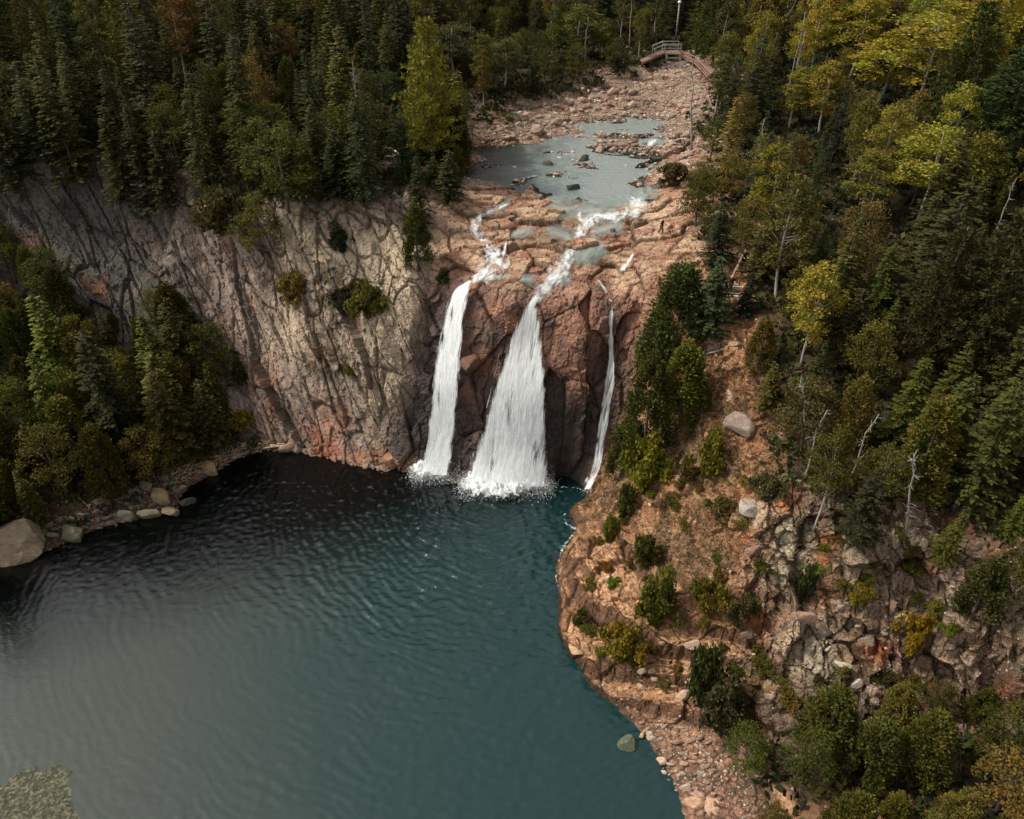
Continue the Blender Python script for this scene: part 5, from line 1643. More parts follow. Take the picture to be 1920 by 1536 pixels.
for (bx, by, ty, w, c, lb) in [
    (1213, 912, 812, 78, (.145, .140, .014), "bright lime shrub below the overhanging cedar"),
    (1325, 893, 797, 64, (.110, .105, .014), "yellow green shrub left of the round pale boulder"),
    (1282, 905, 850, 42, (.090, .072, .022), "faint brownish shrub between the two lime shrubs"),
    (1172, 965, 905, 46, (.060, .070, .016), "dark green shrub on the rocky point by the pool"),
    (1146, 1014, 965, 30, (.110, .110, .016), "narrow lime shrub low on the rocky point"),
    (1208, 1058, 1000, 56, (.070, .072, .016), "olive shrub on the sandy ledge above the pool"),
    (1228, 1168, 1070, 80, (.088, .086, .014), "largest rounded shrub on the ledges beside the pool"),
    (1320, 1142, 1088, 66, (.140, .120, .016), "spreading yellow shrub right of the largest ledge shrub"),
    (1172, 1230, 1165, 78, (.165, .125, .014), "gold and green shrub on the lower ledge"),
    (1088, 1170, 1142, 32, (.060, .072, .014), "tiny round shrub at the water edge of the point"),
    (1312, 1315, 1205, 74, (.042, .052, .014), "tall dark green shrub on the lower ledges"),
    (1350, 1365, 1275, 90, (.055, .052, .020), "brownish green shrub right of the dark ledge shrub"),
    (1612, 1128, 1098, 42, (.19, .150, .014), "small bright yellow shrub on the grey crag"),
    (1705, 1215, 1150, 52, (.22, .135, .014), "orange yellow shrub at the foot of the grey crag"),
    (1500, 1130, 1060, 40, (.05, .058, .018), "thin green shrub in a crack of the grey crag"),
    (555, 565, 502, 62, (.170, .125, .030), "straw yellow shrub halfway up the left cliff"),
    (690, 590, 532, 76, (.085, .080, .016), "dark shrub with yellow tips on a ledge of the left cliff"),
    (655, 575, 545, 50, (.030, .036, .016), "blackish shrub left of the yellow tipped cliff shrub"),
    (664, 700, 672, 36, (.10, .10, .018), "small green tuft low in the middle of the left cliff"),
    (640, 470, 412, 44, (.035, .040, .02), "dark shrub growing down from the left cliff edge"),
    (415, 430, 345, 90, (.080, .070, .022), "dull brown green shrub on the left cliff edge"),
    (455, 800, 772, 50, (.15, .13, .016), "lime shrub at the foot of the left cliff"),
    (1440, 930, 885, 60, (.075, .070, .022), "olive shrub above the rust coloured rock"),
    (1350, 970, 930, 60, (.085, .075, .022), "grassy olive shrub left of the white topped boulder"),
    (1385, 1165, 1110, 50, (.085, .07, .024), "brown shrub below the rust coloured rock"),
    (1040 + 220, 345, 300, 60, (.075, .062, .022), "brown shrub on the right bank of the upper pool"),
    (835, 530, 500, 36, (.05, .06, .02), "green tuft left of the left fall lip")]:
    hero("shrub", bx, by, ty, w, c, lb)

# bare and dead trees seen against the woods
for (bx, by, tx, ty, v, lb) in [
    (172, 222, 155, 118, 3, "pale broken trunk, longest of the bare trunks at upper left"),
    (340, 237, 329, 180, 3, "short pale trunk right of the twin bare trunks"),
    (285, 206, 286, 142, 3, "straight bare trunk, right one of the close pair"),
    (279, 206, 270, 156, 0, "leaning bare trunk, left one of the close pair"),
    (370, 140, 355, 84, 0, "thin grey bare trunk high in the left woods"),
    (541, 235, 540, 178, 3, "grey bare trunk above the bright green cliff tree"),
    (402, 235, 398, 183, 2, "small grey dead spruce with all its twigs"),
    (1297, 285, 1298, 108, 2, "tall grey dead tree standing on the cobbles right of the upper pool"),
    (1180, 88, 1183, -20, 3, "white birch pole left of the footbridge"),
    (1170, 88, 1158, 38, 0, "shorter thin white birch pole beside the white birch pole"),
    (1445, 78, 1500, -14, 3, "strongly leaning white birch pole at the top of the photo"),
    (1452, 80, 1478, 8, 0, "shorter leaning birch pole under the strongly leaning one"),
    (1408, 90, 1414, -10, 0, "upright pale birch pole left of the leaning birch poles"),
    (1390, 60, 1396, -20, 0, "forked pale birch pole above the upper river bend"),
    (1860, 460, 1905, 330, 2, "bare grey tree at the right edge of the photo"),
    (1700, 1000, 1716, 838, 2, "pale dead tree with a tangled top above the grey crag"),
    (1520, 860, 1500, 700, 2, "drooping grey dead spruce above the crag trees"),
    (352, 790, 353, 738, 1, "small bleached snag below the left cliff"),
    (338, 830, 333, 790, 0, "thin snag leaning over the driftwood"),
    (1390, 890, 1360, 862, 1, "bleached fallen snag beside the round pale boulder"),
    (440, 440, 420, 385, 0, "thin white stem leaning off the left cliff edge")]:
    hero("snag", bx, by, ty, 10, (.3, .3, .3), lb, tx=tx, var=v)
OPEN = [(-50, 330), (0, 300), (90, 300), (180, 300), (260, 340), (330, 370), (385, 400), (470, 445), (520, 440), (620, 410), (700, 405), (750, 350), (790, 385), (850, 430), (880, 420), (872, 340), (862, 258),
        (905, 232), (980, 195), (1100, 158), (1190, 122), (1215, 96), (1255, 80), (1300, 90), (1352, 150), (1335, 210), (1310, 300), (1298, 350), (1305, 440), (1300, 480), (1310, 560),
        (1340, 560), (1372, 510), (1402, 530), (1405, 640), (1405, 720), (1415, 760), (1415, 850), (1480, 930), (1560, 965), (1720, 975), (1745, 1110), (1800, 1160), (1940, 1160), (1940, 1270),
        (1760, 1280), (1600, 1290), (1480, 1310), (1400, 1370), (1375, 1400), (1400, 1460), (1440, 1560), (-60, 1560), (-60, 975), (60, 945), (160, 928), (240, 880), (330, 838), (420, 835), (465, 800),
        (462, 700), (430, 640), (380, 600), (340, 560), (300, 520), (230, 590), (150, 560), (90, 470), (40, 420), (-50, 400)]

class Grid:
    def __init__(s, c): s.c, s.d = c, {}
    def near(s, x, y, r):
        k = int(math.ceil(r / s.c))
        ix, iy = int(x // s.c), int(y // s.c)
        for i in range(ix - k, ix + k + 1):
            for j in range(iy - k, iy + k + 1):
                for (a, b) in s.d.get((i, j), ()):
                    if (a - x) ** 2 + (b - y) ** 2 < r * r: return True
        return False
    def add(s, x, y): s.d.setdefault((int(x // s.c), int(y // s.c)), []).append((x, y))
GR = Grid(4.0)
for x, y, r in TREES:
    if r > 1.0: GR.add(x, y)

def blocked(P, h, r):
    """would this tree stand in front of the open rock and water seen in the photograph"""
    Q, wts = [], []
    for t, f in ((.4, .75), (.65, .45), (.92, .1)):
        for sx in (-1, 0, 1):
            Q.append((P[0] + sx * f * r, P[1], P[2] + h * t))
    px, py, dep = project(np.array(Q))
    n = in_poly(px, py, OPEN).sum()
    pxb, pyb, _ = project(np.array([[P[0], P[1], P[2]]]))
    return n > 1, px, py, pxb[0], pyb[0]

ZN = {"left_top": "behind the left cliff", "left_rim": "on the left cliff edge", "left_low": "below the left cliff",
      "far": "in the farthest woods", "river": "on the upper river bank", "right_top": "among the yellow aspens",
      "right_mid": "above the grey crag", "right_edge": "near the right edge", "right_low": "below the grey crag"}
def zone_of(px, py, P):
    if px < 520 and py > 430: return "left_low"
    if px < 860 and py > 215: return "left_rim"
    if py < 95 and P[1] > 150: return "far"
    if px < 850: return "left_top"
    if px < 1330: return "river"
    if py > 1100: return "right_low"
    if py < 480: return "right_top"
    return "right_mid" if px < 1700 else "right_edge"
MIX = {  # kind, colour, weight
    "left_top": [("spruce", "dark", 40), ("narrow_spruce", "dark", 14), ("spruce", "green", 10), ("fir", "green", 12), ("pine", "green", 8), ("broadleaf", "green", 10), ("aspen", "olive", 9), ("aspen", "orange", 2)],
    "left_rim": [("spruce", "dark", 50), ("fir", "green", 22), ("broadleaf", "green", 22), ("cedar", "green", 8)],
    "left_low": [("cedar", "green", 30), ("fir", "green", 28), ("spruce", "dark", 26), ("broadleaf", "green", 22), ("broadleaf", "olive", 4)],
    "far": [("spruce", "dark", 60), ("pine", "dark", 14), ("broadleaf", "green", 10), ("aspen", "olive", 12)],
    "river": [("broadleaf", "green", 50), ("spruce", "dark", 22), ("aspen", "olive", 16), ("fir", "green", 12)],
    "right_top": [("aspen", "yellow", 46), ("spruce", "dark", 22), ("narrow_spruce", "dark", 10), ("aspen", "olive", 14), ("broadleaf", "olive", 8), ("pine", "green", 6)],
    "right_mid": [("aspen", "olive", 14), ("aspen", "yellow", 4), ("spruce", "dark", 28), ("cedar", "olive", 16), ("narrow_spruce", "dark", 10), ("fir", "green", 12), ("broadleaf", "olive", 12), ("broadleaf", "orange", 3), ("spruce", "green", 12)],
    "right_edge": [("spruce", "dark", 40), ("fir", "green", 24), ("cedar", "olive", 16), ("pine", "dark", 10), ("broadleaf", "olive", 12)],
    "right_low": [("cedar", "green", 34), ("broadleaf", "green", 30), ("cedar", "olive", 12), ("broadleaf", "olive", 14)],
}
HT = {"spruce": (5.5, 14.5), "narrow_spruce": (6, 14), "fir": (4.5, 11), "pine": (11, 16), "aspen": (9, 14), "broadleaf": (5, 8.5), "cedar": (5, 9)}
KN = {"spruce": "spruce", "narrow_spruce": "ragged spruce", "fir": "bushy fir", "pine": "spreading pine", "aspen": "aspen", "broadleaf": "leafy tree", "cedar": "dense cedar"}
CN = {"dark": "dark green", "green": "mid green", "olive": "olive", "yellow": "golden", "orange": "rusty", "lime": "lime"}
COUNT = {}
SC = {}
def scatter():
    cs = 0
    from collections import Counter
    n = 0
    cand = []
    for _ in range(90000):
        y = 24 + 236 * rng.random() ** .8
        x = rng.uniform(-.78, .80) * (y + 22)
        cand.append((x, y))
    arr = np.array([(x, y, 0) for x, y in cand])
    for (x, y) in cand:
        near = y < 75
        right = x > 0
        sp = 2.9 if (near and right) else (2.7 if y < 100 and not right else 3.6 + max(0, y - 110) * .018)
        if right and not near: sp = 3.2 + max(0, y - 90) * .02
        if GR.near(x, y, sp): continue
        z = ground(x, y)
        if z < .9: continue
        px0_, py0_, _ = project(np.array([[x, y, z]]))
        px_, py_ = float(px0_[0]), float(py0_[0])
        if px_ < -150 or px_ > 2120 or py_ > 1640: continue
        P = (x, y, z)
        zn = zone_of(px_, py_, P)
        ks = MIX[zn]
        if zn == "right_top" and not (1430 < px_ < 1840 and py_ < 560): ks = MIX["right_mid"] if px_ > 1840 else [k for k in ks if k[1] != "yellow"] + [("aspen", "yellow", 6)]
        k = rng.choices(ks, [w for _, _, w in ks])[0]
        lo, hi = HT[k[0]]
        h = rng.uniform(lo, hi)
        if zn == "left_low": h *= 1.1
        if zn == "left_rim": h *= 1.15
        if zn == "right_low": h *= .8
        if zn == "river": h *= .85 if k[0] != "broadleaf" else .75
        if zn == "right_mid": h *= .85
        ok = False
        for trial in range(3):
            r = LIB[k[0]][0][3] * h / LIB[k[0]][0][2]
            b, pxs, pys, _, _ = blocked(P, h, r)
            if not b: ok = True; break
            h *= .72
        if not ok or h < 2.4: continue
        tp, hw_ = float(min(pys)), float(max(pxs) - min(pxs)) / 2
        if any(y < hy + 1 and abs(float(pxs[-2]) - hx) < hw * .8 + hw_ * .55 and tp < hb_ - .35 * (hb_ - ht) and py_ > ht for hx, ht, hb_, hw, hy in HB): continue
        if py_ > 0 and in_poly([px_], [py_], OPEN)[0] and not (zn in ("right_mid", "left_low", "left_rim")): continue
        if pys.min() > 1600 or pys.max() < -60: continue
        if COUNT.get(k[0], 0) >= {"spruce": 215, "narrow_spruce": 60, "aspen": 240, "broadleaf": 250}.get(k[0], 200):
            alt = ("fir", k[1]) if k[0] in ("spruce", "narrow_spruce") else ("cedar", k[1])
            if COUNT.get(alt[0], 0) >= 260: continue
            k = alt
        COUNT[k[0]] = COUNT.get(k[0], 0) + 1
        GR.add(x, y)
        size = "short" if h < (lo + hi) / 2 * .8 else "tall"
        lb = f"{size} {CN[k[1]]} {KN[k[0]]} {ZN[zn]}"
        rt = plant(k[0], (x, y, z - .15), h, 2 * r * rng.uniform(1.0, 1.4), colr_of(k[1]), label=lb, group=lb, rnd=rng,
              lean=(rng.uniform(-.04, .04), rng.uniform(-.04, .04)))
        SC.setdefault(lb, []).append((pxs[-2], y, rt))
        n += 1
    print("scattered", n, COUNT)
scatter()
name_rows(SC)
def dead_trees():
    n, L = 0, []
    for _ in range(6000):
        if n >= 12: break
        y = rng.uniform(45, 200); x = rng.uniform(-.75, .78) * (y + 22)
        if GR.near(x, y, 1.6) or not GR.near(x, y, 5.0): continue
        z = ground(x, y)
        if z < 2: continue
        b, pxs, pys, _, _ = blocked((x, y, z), 8, .5)
        if b or pxs.min() < 0 or pxs.max() > 1920 or pys.min() < 0: continue
        GR.add(x, y)
        rt = plant("snag", (x, y, z), rng.uniform(6, 12), 1.6, (.3, .3, .3), label="grey dead tree", group="dead trees in the woods", rnd=rng, lean=(rng.uniform(-.12, .12), rng.uniform(-.12, .12)))
        zn = zone_of(float(pxs[-2]), float(pys.max()), (x, y, z))
        L.append(("bare grey dead tree " + ZN[zn], float(pxs[-2]), y, rt))
        n += 1
    d = {}
    for lb, a, b, c in L: d.setdefault(lb, []).append((a, b, c)); c["label"] = lb
    name_rows(d)
dead_trees()
def low_shrubs():
    n, L = 0, {}
    poly = [(1130, 960), (1230, 880), (1400, 850), (1480, 950), (1720, 1000), (1760, 1120), (1900, 1200), (1700, 1290), (1500, 1320), (1400, 1380), (1300, 1330), (1130, 1250), (1070, 1100)]
    spots = []
    for _ in range(4000):
        if n >= 60: break
        px, py = rng.uniform(1070, 1900), rng.uniform(850, 1380)
        if not in_poly([px], [py], poly)[0]: continue
        if any((px - a) ** 2 + (py - b) ** 2 < 30 ** 2 for a, b in spots): continue
        P, nn = hit(px, py)
        if P.z < .8: continue
        spots.append((px, py))
        c = rng.choice(("olive", "green", "olive", "lime", "orange"))
        h = rng.uniform(.45, 1.1)
        part = "among the ledges" if px < 1330 and py > 1000 else "on the grey crag" if px > 1420 else "on the dry slope"
        lb = f"low {CN[c]} shrub {part}"
        o = plant("shrub", (P.x, P.y, P.z - .1), h, rng.uniform(.9, 2.0), jit(rng.choice(COLS[c])), label=lb, group=lb, rnd=rng, lean=(rng.uniform(-.3, .3), rng.uniform(-.3, .3)))
        L.setdefault(lb, []).append((px, -py, o))
        n += 1
    name_rows(L)
low_shrubs()
# ------------------------------------------------------------------ undergrowth and dry brush
def tufts(name, W, n, size, quads, cols, label, seed, flat=.6, upb=.5, narrow=.7, lim=None):
    R = np.random.default_rng(seed)
    tri = F0
    w = W[tri].mean(1)
    ar = np.linalg.norm(np.cross(V1[tri[:, 1]] - V1[tri[:, 0]], V1[tri[:, 2]] - V1[tri[:, 0]]), axis=1)
    cen = V1[tri].mean(1)
    px, py, dep = project(cen)
    vis = (px > -40) & (px < 1960) & (py > -30) & (py < 1580)
    w = w * ar * vis * (N0[tri].mean(1)[:, 2] > .3) / np.maximum(dep, 30) ** .5
    if lim is not None: w = w * lim(px, py, cen)
    i = R.choice(len(tri), n, p=w / w.sum())
    u = R.random((n, 2))
    s = np.sqrt(u[:, :1])
    T = V1[tri[i]]
    c = T[:, 0] * (1 - s) + T[:, 1] * s * (1 - u[:, 1:]) + T[:, 2] * s * u[:, 1:]
    hue = np.array(cols)[R.integers(0, len(cols), n)] * R.uniform(.7, 1.3, (n, 1))
    sz = size * R.uniform(.5, 1.5, (n, 1))
    lv = Leaves(seed)
    for q in range(quads):
        o = unit(R.normal(size=(n, 3))) * np.array([1, 1, flat]) * R.random((n, 1)) ** .5
        o[:, 2] = np.abs(o[:, 2])
        ax = unit(R.normal(size=(n, 3)) + np.array([0, 0, upb]))
        lv.add(c + o * sz, ax, perp(ax, R), (sz[:, 0] * .75), (sz[:, 0] * .75 * narrow), hue * R.uniform(.7, 1.35, (n, 1)))
    o = mesh_obj(name, lv.mesh(name), M_LEAF)
    o.color = (1, 1, 1, 1)
    tag(o, label, "vegetation", kind="stuff")
wFl, wLl, wSl, wGl, wEl, wBl, wCl = wF, wL, wS, wG, wE, wB, wC
tufts("undergrowth", np.clip(wF * 1.3 - .2, 0, 1) * (1 - trail), 17000, .70, 14,
      [(.030, .045, .014), (.045, .055, .016), (.028, .034, .016), (.07, .062, .02), (.05, .04, .022), (.09, .07, .02)], "low green and brown undergrowth on the forest floor", 501)
tufts("dry_brush", np.clip(wS * 1.0 + wG * .45 + wE * .18 + .35 * wL * np.maximum(moss, .5 * sstep(21, 25, P0[:, 2])), 0, 1) * (1 - trail * .9), 34000, .2, 7,
      [(.17, .105, .055), (.13, .085, .045), (.20, .14, .075), (.10, .075, .030), (.085, .085, .022), (.22, .12, .05), (.07, .05, .035), (.26, .20, .13), (.05, .04, .03)], "dry brown brush and grass on the rocky slopes", 502, narrow=.22, upb=.9,
      lim=lambda px, py, c: .15 + sstep(-.2, .3, fbm(c / 3.0, 2, 77)))
# ------------------------------------------------------------------ timber works
M_WOOD = bark_mat("weathered boards", (.14, .085, .055), (.26, .165, .105), 4.0, (1, 1, 1))
M_RAIL = bark_mat("grey rail timber", (.26, .25, .235), (.42, .41, .38), 6.0, (1, 1, 1))
M_PALE = bark_mat("pale new timber", (.55, .50, .42), (.70, .64, .54), 6.0, (1, 1, 1))
M_REDW = bark_mat("red brown boards", (.20, .10, .08), (.30, .17, .12), 4.0, (1, 1, 1))

def rail(parent, pts3, h=1.05, mat=None, mids=1, postmat=None, drop=.3):
    """posts and rails along a run of deck points, in the parent's own frame"""
    o0 = parent.location
    pts3 = [Vector(p) - o0 for p in pts3]
    r = MB()
    for a, b in zip(pts3[:-1], pts3[1:]):
        r.beam(a + Vector((0, 0, h)), b + Vector((0, 0, h)), .14, .09)
        for m in range(mids):
            zz = h * (m + 1) / (mids + 1)
            r.beam(a + Vector((0, 0, zz)), b + Vector((0, 0, zz)), .05, .12)
    r.build("rail", mat or M_RAIL, parent)
    for p in pts3:
        MB().beam(p + Vector((0, 0, -drop)), p + Vector((0, 0, h - .045)), .12).build("post", postmat or mat or M_RAIL, parent)

# footbridge landing above the cobbles
def footbridge():
    base = at_y(1262, 112, 138.0)
    root = empty("footbridge", base)
    tag(root, "small wooden footbridge landing with grey railings above the cobbles", "footbridge")
    o0 = Vector(base)
    def L(px, py, y): return at_y(px, py, y)
    D0, D1 = L(1247, 99, 138), L(1276, 99, 138)
    d = MB()
    for k in range(14):
        y = 137.0 + k * .2
        d.box(((D0.x + D1.x) / 2 - o0.x, y - o0.y, D0.z - o0.z), (D1.x - D0.x, .17, .08))
    d.build("deck", M_WOOD, root)
    for sx in (D0.x + .15, D1.x - .15):
        for sy in (137.1, 139.6):
            MB().beam((sx - o0.x, sy - o0.y, -2.2), (sx - o0.x, sy - o0.y, D0.z - o0.z - .04), .3).build("leg", M_RAIL, root)
    MB().box(((D0.x + D1.x) / 2 - o0.x, 137.1 - o0.y, D0.z - o0.z - .6), (D1.x - D0.x, .12, .25)).build("beam", M_RAIL, root)
    # stair going down to the left
    A, B = L(1246, 99, 137.4), L(1204, 118, 131.0)
    st = MB()
    n = 12
    for k in range(n):
        p = A.lerp(B, (k + .5) / n) - o0
        st.box((p.x, p.y + 1.1, p.z), (abs(B.x - A.x) / n * .92, 2.0, .1))
    st.build("stair", M_WOOD, root)
    s2 = MB()
    for yy in (.1, 2.15): s2.beam(A - o0 + Vector((0, yy, -.15)), B - o0 + Vector((0, yy, -.15)), .08, .3)
    s2.build("stringer", M_REDW, root)
    for yy in (0.05, 2.3):
        rail(root, [L(1227, 107, 134.6) + Vector((0, yy, 0)), A + Vector((0, yy, 0)), D1 + Vector((0, yy, 0))], 1.25, M_RAIL, 1)
    return root
footbridge()

def boardwalk():
    a, b, c = at_y(1286, 108, 139.0), at_y(1312, 118, 134.0), at_y(1345, 152, 119.0)
    root = empty("boardwalk", a)
    tag(root, "long red brown boardwalk ramp with solid side running down to the right of the cobbles", "boardwalk")
    d = MB()
    for s, e in ((a, b), (b, c)):
        n = int((e - s).length / .35)
        for k in range(n):
            p = s.lerp(e, (k + .5) / n) - a
            v = (e - s).normalized()
            d.box((p.x, p.y, p.z), (2.0, .3, .08), rz=math.atan2(v.y, v.x) - math.pi / 2)
    d.build("deck", M_WOOD, root)
    sd = MB()
    for off in (-1.05,):
        for s, e in ((a, b), (b, c)):
            v = (e - s).normalized().cross(Vector((0, 0, 1))).normalized() * off
            sd.beam(s - a + v + Vector((0, 0, -.5)), e - a + v + Vector((0, 0, -.5)), .12, 1.2)
    sd.build("side_panel", M_REDW, root)
    v = (c - b).normalized().cross(Vector((0, 0, 1))).normalized() * 1.0
    rail(root, [a + v, b + v, b.lerp(c, .5) + v, c + v], 1.0, M_REDW, 1, drop=2.2)
boardwalk()

def lookout():
    c = hit(735, 322)[0]
    y0 = c.y
    T = [at_y(719, 275, y0 + 3.4), at_y(737, 279, y0 + 2.4), at_y(748, 286, y0 + .6), at_y(738, 291, y0), at_y(722, 292, y0)]
    ht = T[0].z
    zt = max(p.z for p in T) - .2
    top = [Vector((p.x, p.y, zt)) for p in T]
    base = Vector((top[3].x, top[3].y, zt - 1.1))
    root = empty("lookout_platform", base)
    tag(root, "wooden lookout platform with pale angled top rail at the left cliff edge", "lookout")
    r = MB()
    for a, b in zip(top[:-1], top[1:]): r.beam(a - base, b - base, .22, .12)
    r.build("rail", M_PALE, root)
    s = MB()
    for a, b in zip(top[:-1], top[1:]):
        n = max(2, int((b - a).length / .14))
        for k in range(n):
            p = a.lerp(b, (k + .5) / n) - base
            s.box((p.x, p.y, p.z - .6), (.05, .05, 1.1))
        for zz in (-.12, -1.12):
            s.beam(a - base + Vector((0, 0, zz)), b - base + Vector((0, 0, zz)), .06, .1)
    s.build("baluster", M_REDW, root)
    for p in top:
        MB().beam(p - base + Vector((0, 0, -2.4)), p - base + Vector((0, 0, -.06)), .16).build("post", M_RAIL, root)
    dk = MB()
    k = len(dk.v)
    dk.v += [p - base + Vector((0, 0, -1.2)) for p in top] + [p - base + Vector((0, 0, -1.3)) for p in top]
    n = len(top)
    dk.f.append(tuple(range(n)))
    dk.f.append(tuple(reversed(range(n, 2 * n))))
    for i in range(n): dk.f.append((i, i + n, (i + 1) % n + n, (i + 1) % n))
    dk.build("deck", M_WOOD, root)
    return top, zt - 1.2
LT, LZ = lookout()

def steps():
    a, b = hit(1362, 572)[0], hit(1382, 535)[0]
    root = empty("trail_steps", a)
    tag(root, "timber edged dirt steps of the trail between the dark firs", "steps")
    for k in range(7):
        p = a.lerp(b, k / 6.5) - a
        g = ground(p.x + a.x, p.y + a.y) - a.z
        MB().box((p.x + .2, p.y, g + .12), (1.7, .16, .3), rz=-.12).build("step", M_PALE if k % 2 else M_WOOD, root)
    a2, b2 = hit(1357, 566)[0], hit(1392, 492)[0]
    root2 = empty("trail_railing", a2)
    tag(root2, "dark wooden handrail on the left of the trail steps", "railing")
    rail(root2, [Vector((q.x, q.y, ground(q.x, q.y) + .05)) for q in (a2.lerp(b2, t / 4) for t in range(5))], 1.1, M_REDW, 1)
steps()

def pole():
    b = at_y(1267, 78, 146.0)
    b.z = ground(b.x, b.y)
    t = at_y(1274, 6, 146.0)
    root = empty("pole", b)
    tag(root, "slender grey pole with a white rounded top behind the footbridge", "pole")
    MB().tube([Vector((0, 0, -.3)), Vector(((t.x - b.x) * .5, 0, (t.z - b.z) * .5)), t - b], [.16, .14, .11], 8).build("shaft", M_DEAD, root, True)
    m, nt, bb, out = new_mat("white cap")
    bb.inputs["Base Color"].default_value = (.75, .76, .74, 1)
    q = t - b
    MB().tube([q + Vector((0, 0, -.1)), q + Vector((0, 0, .1)), q + Vector((0, 0, .3)), q + Vector((0, 0, .38))], [.16, .28, .24, .06], 10).build("cap", m, root, True)
pole()

# ------------------------------------------------------------------ people
def plain(name, c, rough=.85):
    m, nt, b, out = new_mat(name)
    g = node(nt, "ShaderNodeTexCoord")
    n = node(nt, "ShaderNodeTexNoise", {"Vector": g.outputs["Object"], "Scale": 14.0, "Detail": 3.0})
    r = ramp(nt, n.outputs["Fac"], [(.3, tuple(x * .8 for x in c)), (.7, tuple(min(1, x * 1.15) for x in c))])
    nt.links.new(r.outputs[0], b.inputs["Base Color"])
    b.inputs["Roughness"].default_value = rough
    return m
M_SKIN = plain("skin", (.45, .28, .2), .6)

def skin_body(name, J, E, rad, mat, parent, sub=2):
    me = bpy.data.meshes.new(name)
    me.from_pydata(J, E, [])
    o = bpy.data.objects.new(name, me)
    COL.objects.link(o)
    sk = o.modifiers.new("Skin", 'SKIN')
    for i, r in enumerate(rad):
        me.skin_vertices[0].data[i].radius = (r, r)
    me.skin_vertices[0].data[0].use_root = True
    s = o.modifiers.new("Subdivision", 'SUBSURF')
    s.levels = s.render_levels = sub
    dg = bpy.context.evaluated_depsgraph_get()
    m2 = bpy.data.meshes.new_from_object(o.evaluated_get(dg))
    o.modifiers.clear()
    o.data = m2
    m2.materials.clear()
    m2.materials.append(mat)
    m2.polygons.foreach_set("use_smooth", [True] * len(m2.polygons))
    o.parent = parent
    return o

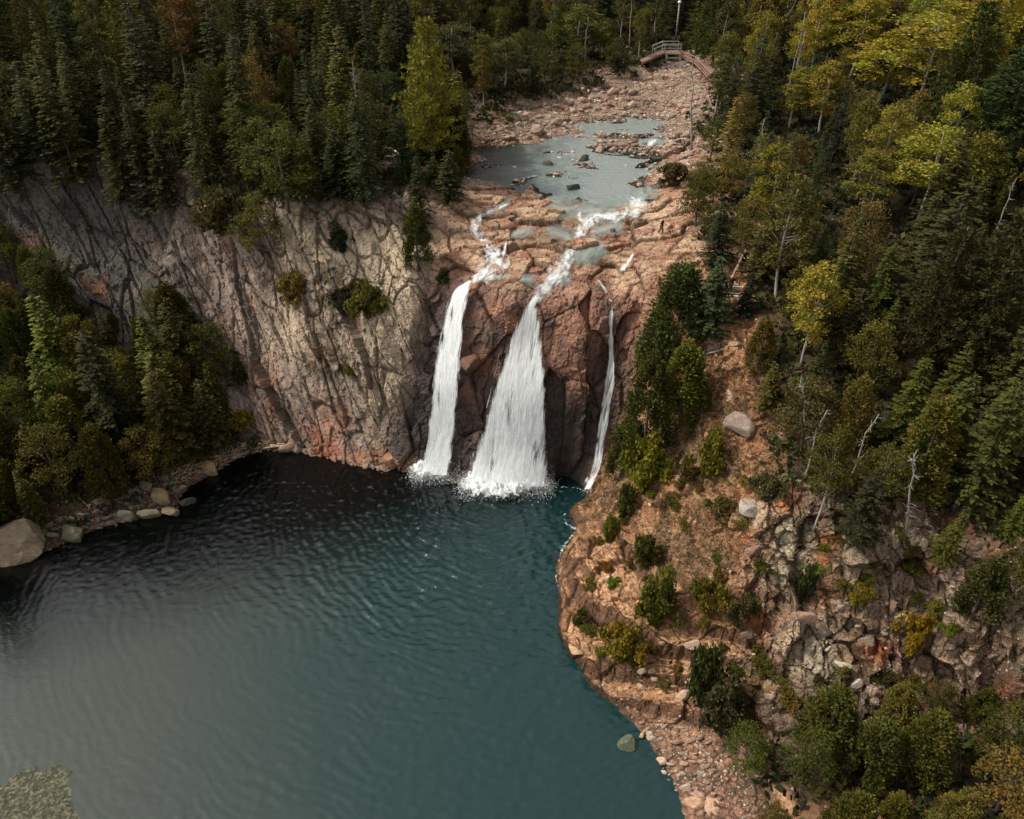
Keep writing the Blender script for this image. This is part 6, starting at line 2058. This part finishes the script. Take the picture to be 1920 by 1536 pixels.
def person(P, rot, pose, top, legs, hair, label, s=1.0):
    """pose: stand, walk, crouch, sit. One skinned body, with clothes and hair as its children"""
    root = empty("person", P, (0, 0, rot), s)
    tag(root, label, "person")
    if pose in ("stand", "walk", "arms"):
        w = .22 if pose == "walk" else .03
        hip, hz = (0, 0, .93), .93
        L = {"hl": (-.10, 0, .90), "kl": (-.11, -w * .8 - .02, .50), "al": (-.11, -w * .6, .09), "tl": (-.12, -w * .6 - .20, .03),
             "hr": (.10, 0, .90), "kr": (.11, w * .5, .50), "ar": (.11, w * 1.5, .10), "tr": (.12, w * 1.5 - .18, .03)}
        chest, neck, head = (0, -.02, 1.28), (0, -.02, 1.47), (0, -.05, 1.62)
    elif pose == "crouch":
        hip = (0, .05, .42)
        L = {"hl": (-.11, .05, .40), "kl": (-.16, -.36, .50), "al": (-.15, -.25, .09), "tl": (-.16, -.45, .03),
             "hr": (.11, .05, .40), "kr": (.17, -.36, .48), "ar": (.15, -.22, .09), "tr": (.16, -.42, .03)}
        chest, neck, head = (0, -.16, .74), (0, -.22, .91), (0, -.28, 1.04)
    else:
        hip = (0, 0, .13)
        L = {"hl": (-.10, -.02, .12), "kl": (-.14, -.38, .40), "al": (-.14, -.68, .08), "tl": (-.14, -.88, .05),
             "hr": (.10, -.02, .12), "kr": (.14, -.40, .36), "ar": (.13, -.72, .08), "tr": (.14, -.92, .05)}
        chest, neck, head = (0, .04, .48), (0, .02, .66), (0, -.01, .80)
    sl, sr = (chest[0] - .19, chest[1], chest[2] + .12), (chest[0] + .19, chest[1], chest[2] + .12)
    if pose == "arms":
        el, er = (sl[0] - .24, sl[1] - .05, sl[2] + .05), (sr[0] + .24, sr[1] - .05, sr[2] + .06)
        wl, wr = (el[0] - .22, el[1] - .05, el[2] + .16), (er[0] + .20, er[1] - .05, er[2] + .18)
    elif pose == "walk":
        el, er = (sl[0] - .05, sl[1] + .10, sl[2] - .28), (sr[0] + .05, sr[1] - .12, sr[2] - .27)
        wl, wr = (el[0] + .0, el[1] - .12, el[2] - .22), (er[0] - .02, er[1] - .22, er[2] - .12)
    else:
        el, er = (sl[0] - .06, sl[1] - .12, sl[2] - .25), (sr[0] + .06, sr[1] - .12, sr[2] - .25)
        wl, wr = (el[0] + .06, el[1] - .22, el[2] - .06), (er[0] - .06, er[1] - .22, er[2] - .06)
    J = [hip, tuple((a + b) / 2 for a, b in zip(hip, chest)), chest, neck, head, (head[0], head[1], head[2] + .11)]
    rad = [.14, .125, .15, .055, .095, .06]
    E = [(0, 1), (1, 2), (2, 3), (3, 4), (4, 5)]
    def chain(root_i, ptsr):
        p = root_i
        for q, r in ptsr:
            J.append(q); rad.append(r); E.append((p, len(J) - 1)); p = len(J) - 1
        return p
    hands = []
    for S, e, w_ in ((sl, el, wl), (sr, er, wr)):
        wi = chain(2, [(S, .065), (e, .048), (w_, .030)])
        dirv = (Vector(w_) - Vector(e)).normalized()
        side = Vector((1, 0, 0)) if abs(dirv.x) < .8 else Vector((0, 1, 0))
        pal = tuple(Vector(w_) + dirv * .06)
        pi = chain(wi, [(pal, .030)])
        for f in range(4):
            L1 = (.060, .072, .068, .052)[f]
            b0 = Vector(pal) + dirv * .035 + side * (f - 1.5) * .02
            chain(pi, [(tuple(b0), .010), (tuple(b0 + dirv * L1 + Vector((0, 0, -.015))), .008)])
        chain(wi, [(tuple(Vector(w_) + dirv * .05 - side * .05), .011), (tuple(Vector(w_) + dirv * .09 - side * .055), .009)])
    for h_, k_, a_, t_ in (("hl", "kl", "al", "tl"), ("hr", "kr", "ar", "tr")):
        chain(0, [(L[h_], .095), (L[k_], .062), (L[a_], .042), (L[t_], .038)])
    body = skin_body("body", J, E, rad, M_SKIN, root)
    # clothes: a slightly larger surface over the same skeleton
    Jc, Rc, Ec = [hip, J[1], chest, sl, el, sr, er], [.165, .15, .175, .09, .07, .09, .07], [(0, 1), (1, 2), (2, 3), (3, 4), (2, 5), (5, 6)]
    skin_body("jacket", Jc, Ec, Rc, top, root)
    Jt = [hip] + [L[k] for k in ("hl", "kl", "al", "hr", "kr", "ar")]
    skin_body("trousers", Jt, [(0, 1), (1, 2), (2, 3), (0, 4), (4, 5), (5, 6)], [.16, .11, .08, .06, .11, .08, .06], legs, root)
    skin_body("hair", [(head[0], head[1] + .02, head[2] + .06), (head[0], head[1] + .05, head[2] - .02)], [(0, 1)], [.105, .08], hair, root)
    for sgn in (-1, 1):
        MB().box((head[0] + sgn * .035, head[1] - .092, head[2] + .03), (.025, .02, .014)).build("eye", plain("eye", (.03, .03, .03)), root)
    MB().beam((head[0], head[1] - .09, head[2] + .02), (head[0], head[1] - .125, head[2] - .015), .025).build("nose", M_SKIN, root)
    return root
K_BLACK, K_DARKB, K_PALE, K_LIME, K_RED, K_HAIR, K_CAP = (plain("black cloth", (.015, .015, .018)), plain("dark blue cloth", (.03, .035, .05)), plain("pale cloth", (.45, .42, .40)),
    plain("yellow green cloth", (.55, .68, .16)), plain("dusty red cloth", (.35, .14, .10)), plain("dark hair", (.025, .018, .012)), plain("white cap", (.75, .73, .7)))
def stand_at(px, py): return hit(px, py)[0]
person(stand_at(1239, 439), 1.2, "walk", K_BLACK, K_BLACK, K_HAIR, "person in black walking over the rocks right of the rapids")
person(stand_at(1150, 444), -.6, "crouch", K_BLACK, K_PALE, K_HAIR, "person in a black top and pale trousers crouching on the rock above the falls")
person(stand_at(1256, 434), .4, "sit", K_RED, K_RED, K_HAIR, "person in dusty red sitting beside the walking person")
pb = at_y(1299, 113, 136.6)
person(pb, .1, "arms", K_LIME, K_DARKB, K_CAP, "person in bright yellow green with arms spread on the boardwalk")
lp = (LT[1] + LT[3]) / 2
person(Vector((lp.x - .3, lp.y, LZ)), .3, "stand", K_DARKB, K_BLACK, K_CAP, "person in dark clothes and pale cap on the lookout platform")
person(stand_at(1368, 548), .2, "stand", K_BLACK, K_DARKB, K_CAP, "person in a white cap climbing the trail steps")
person(stand_at(1392, 500), .2, "stand", K_BLACK, K_BLACK, K_CAP, "person in a white cap higher up the trail in the shade")
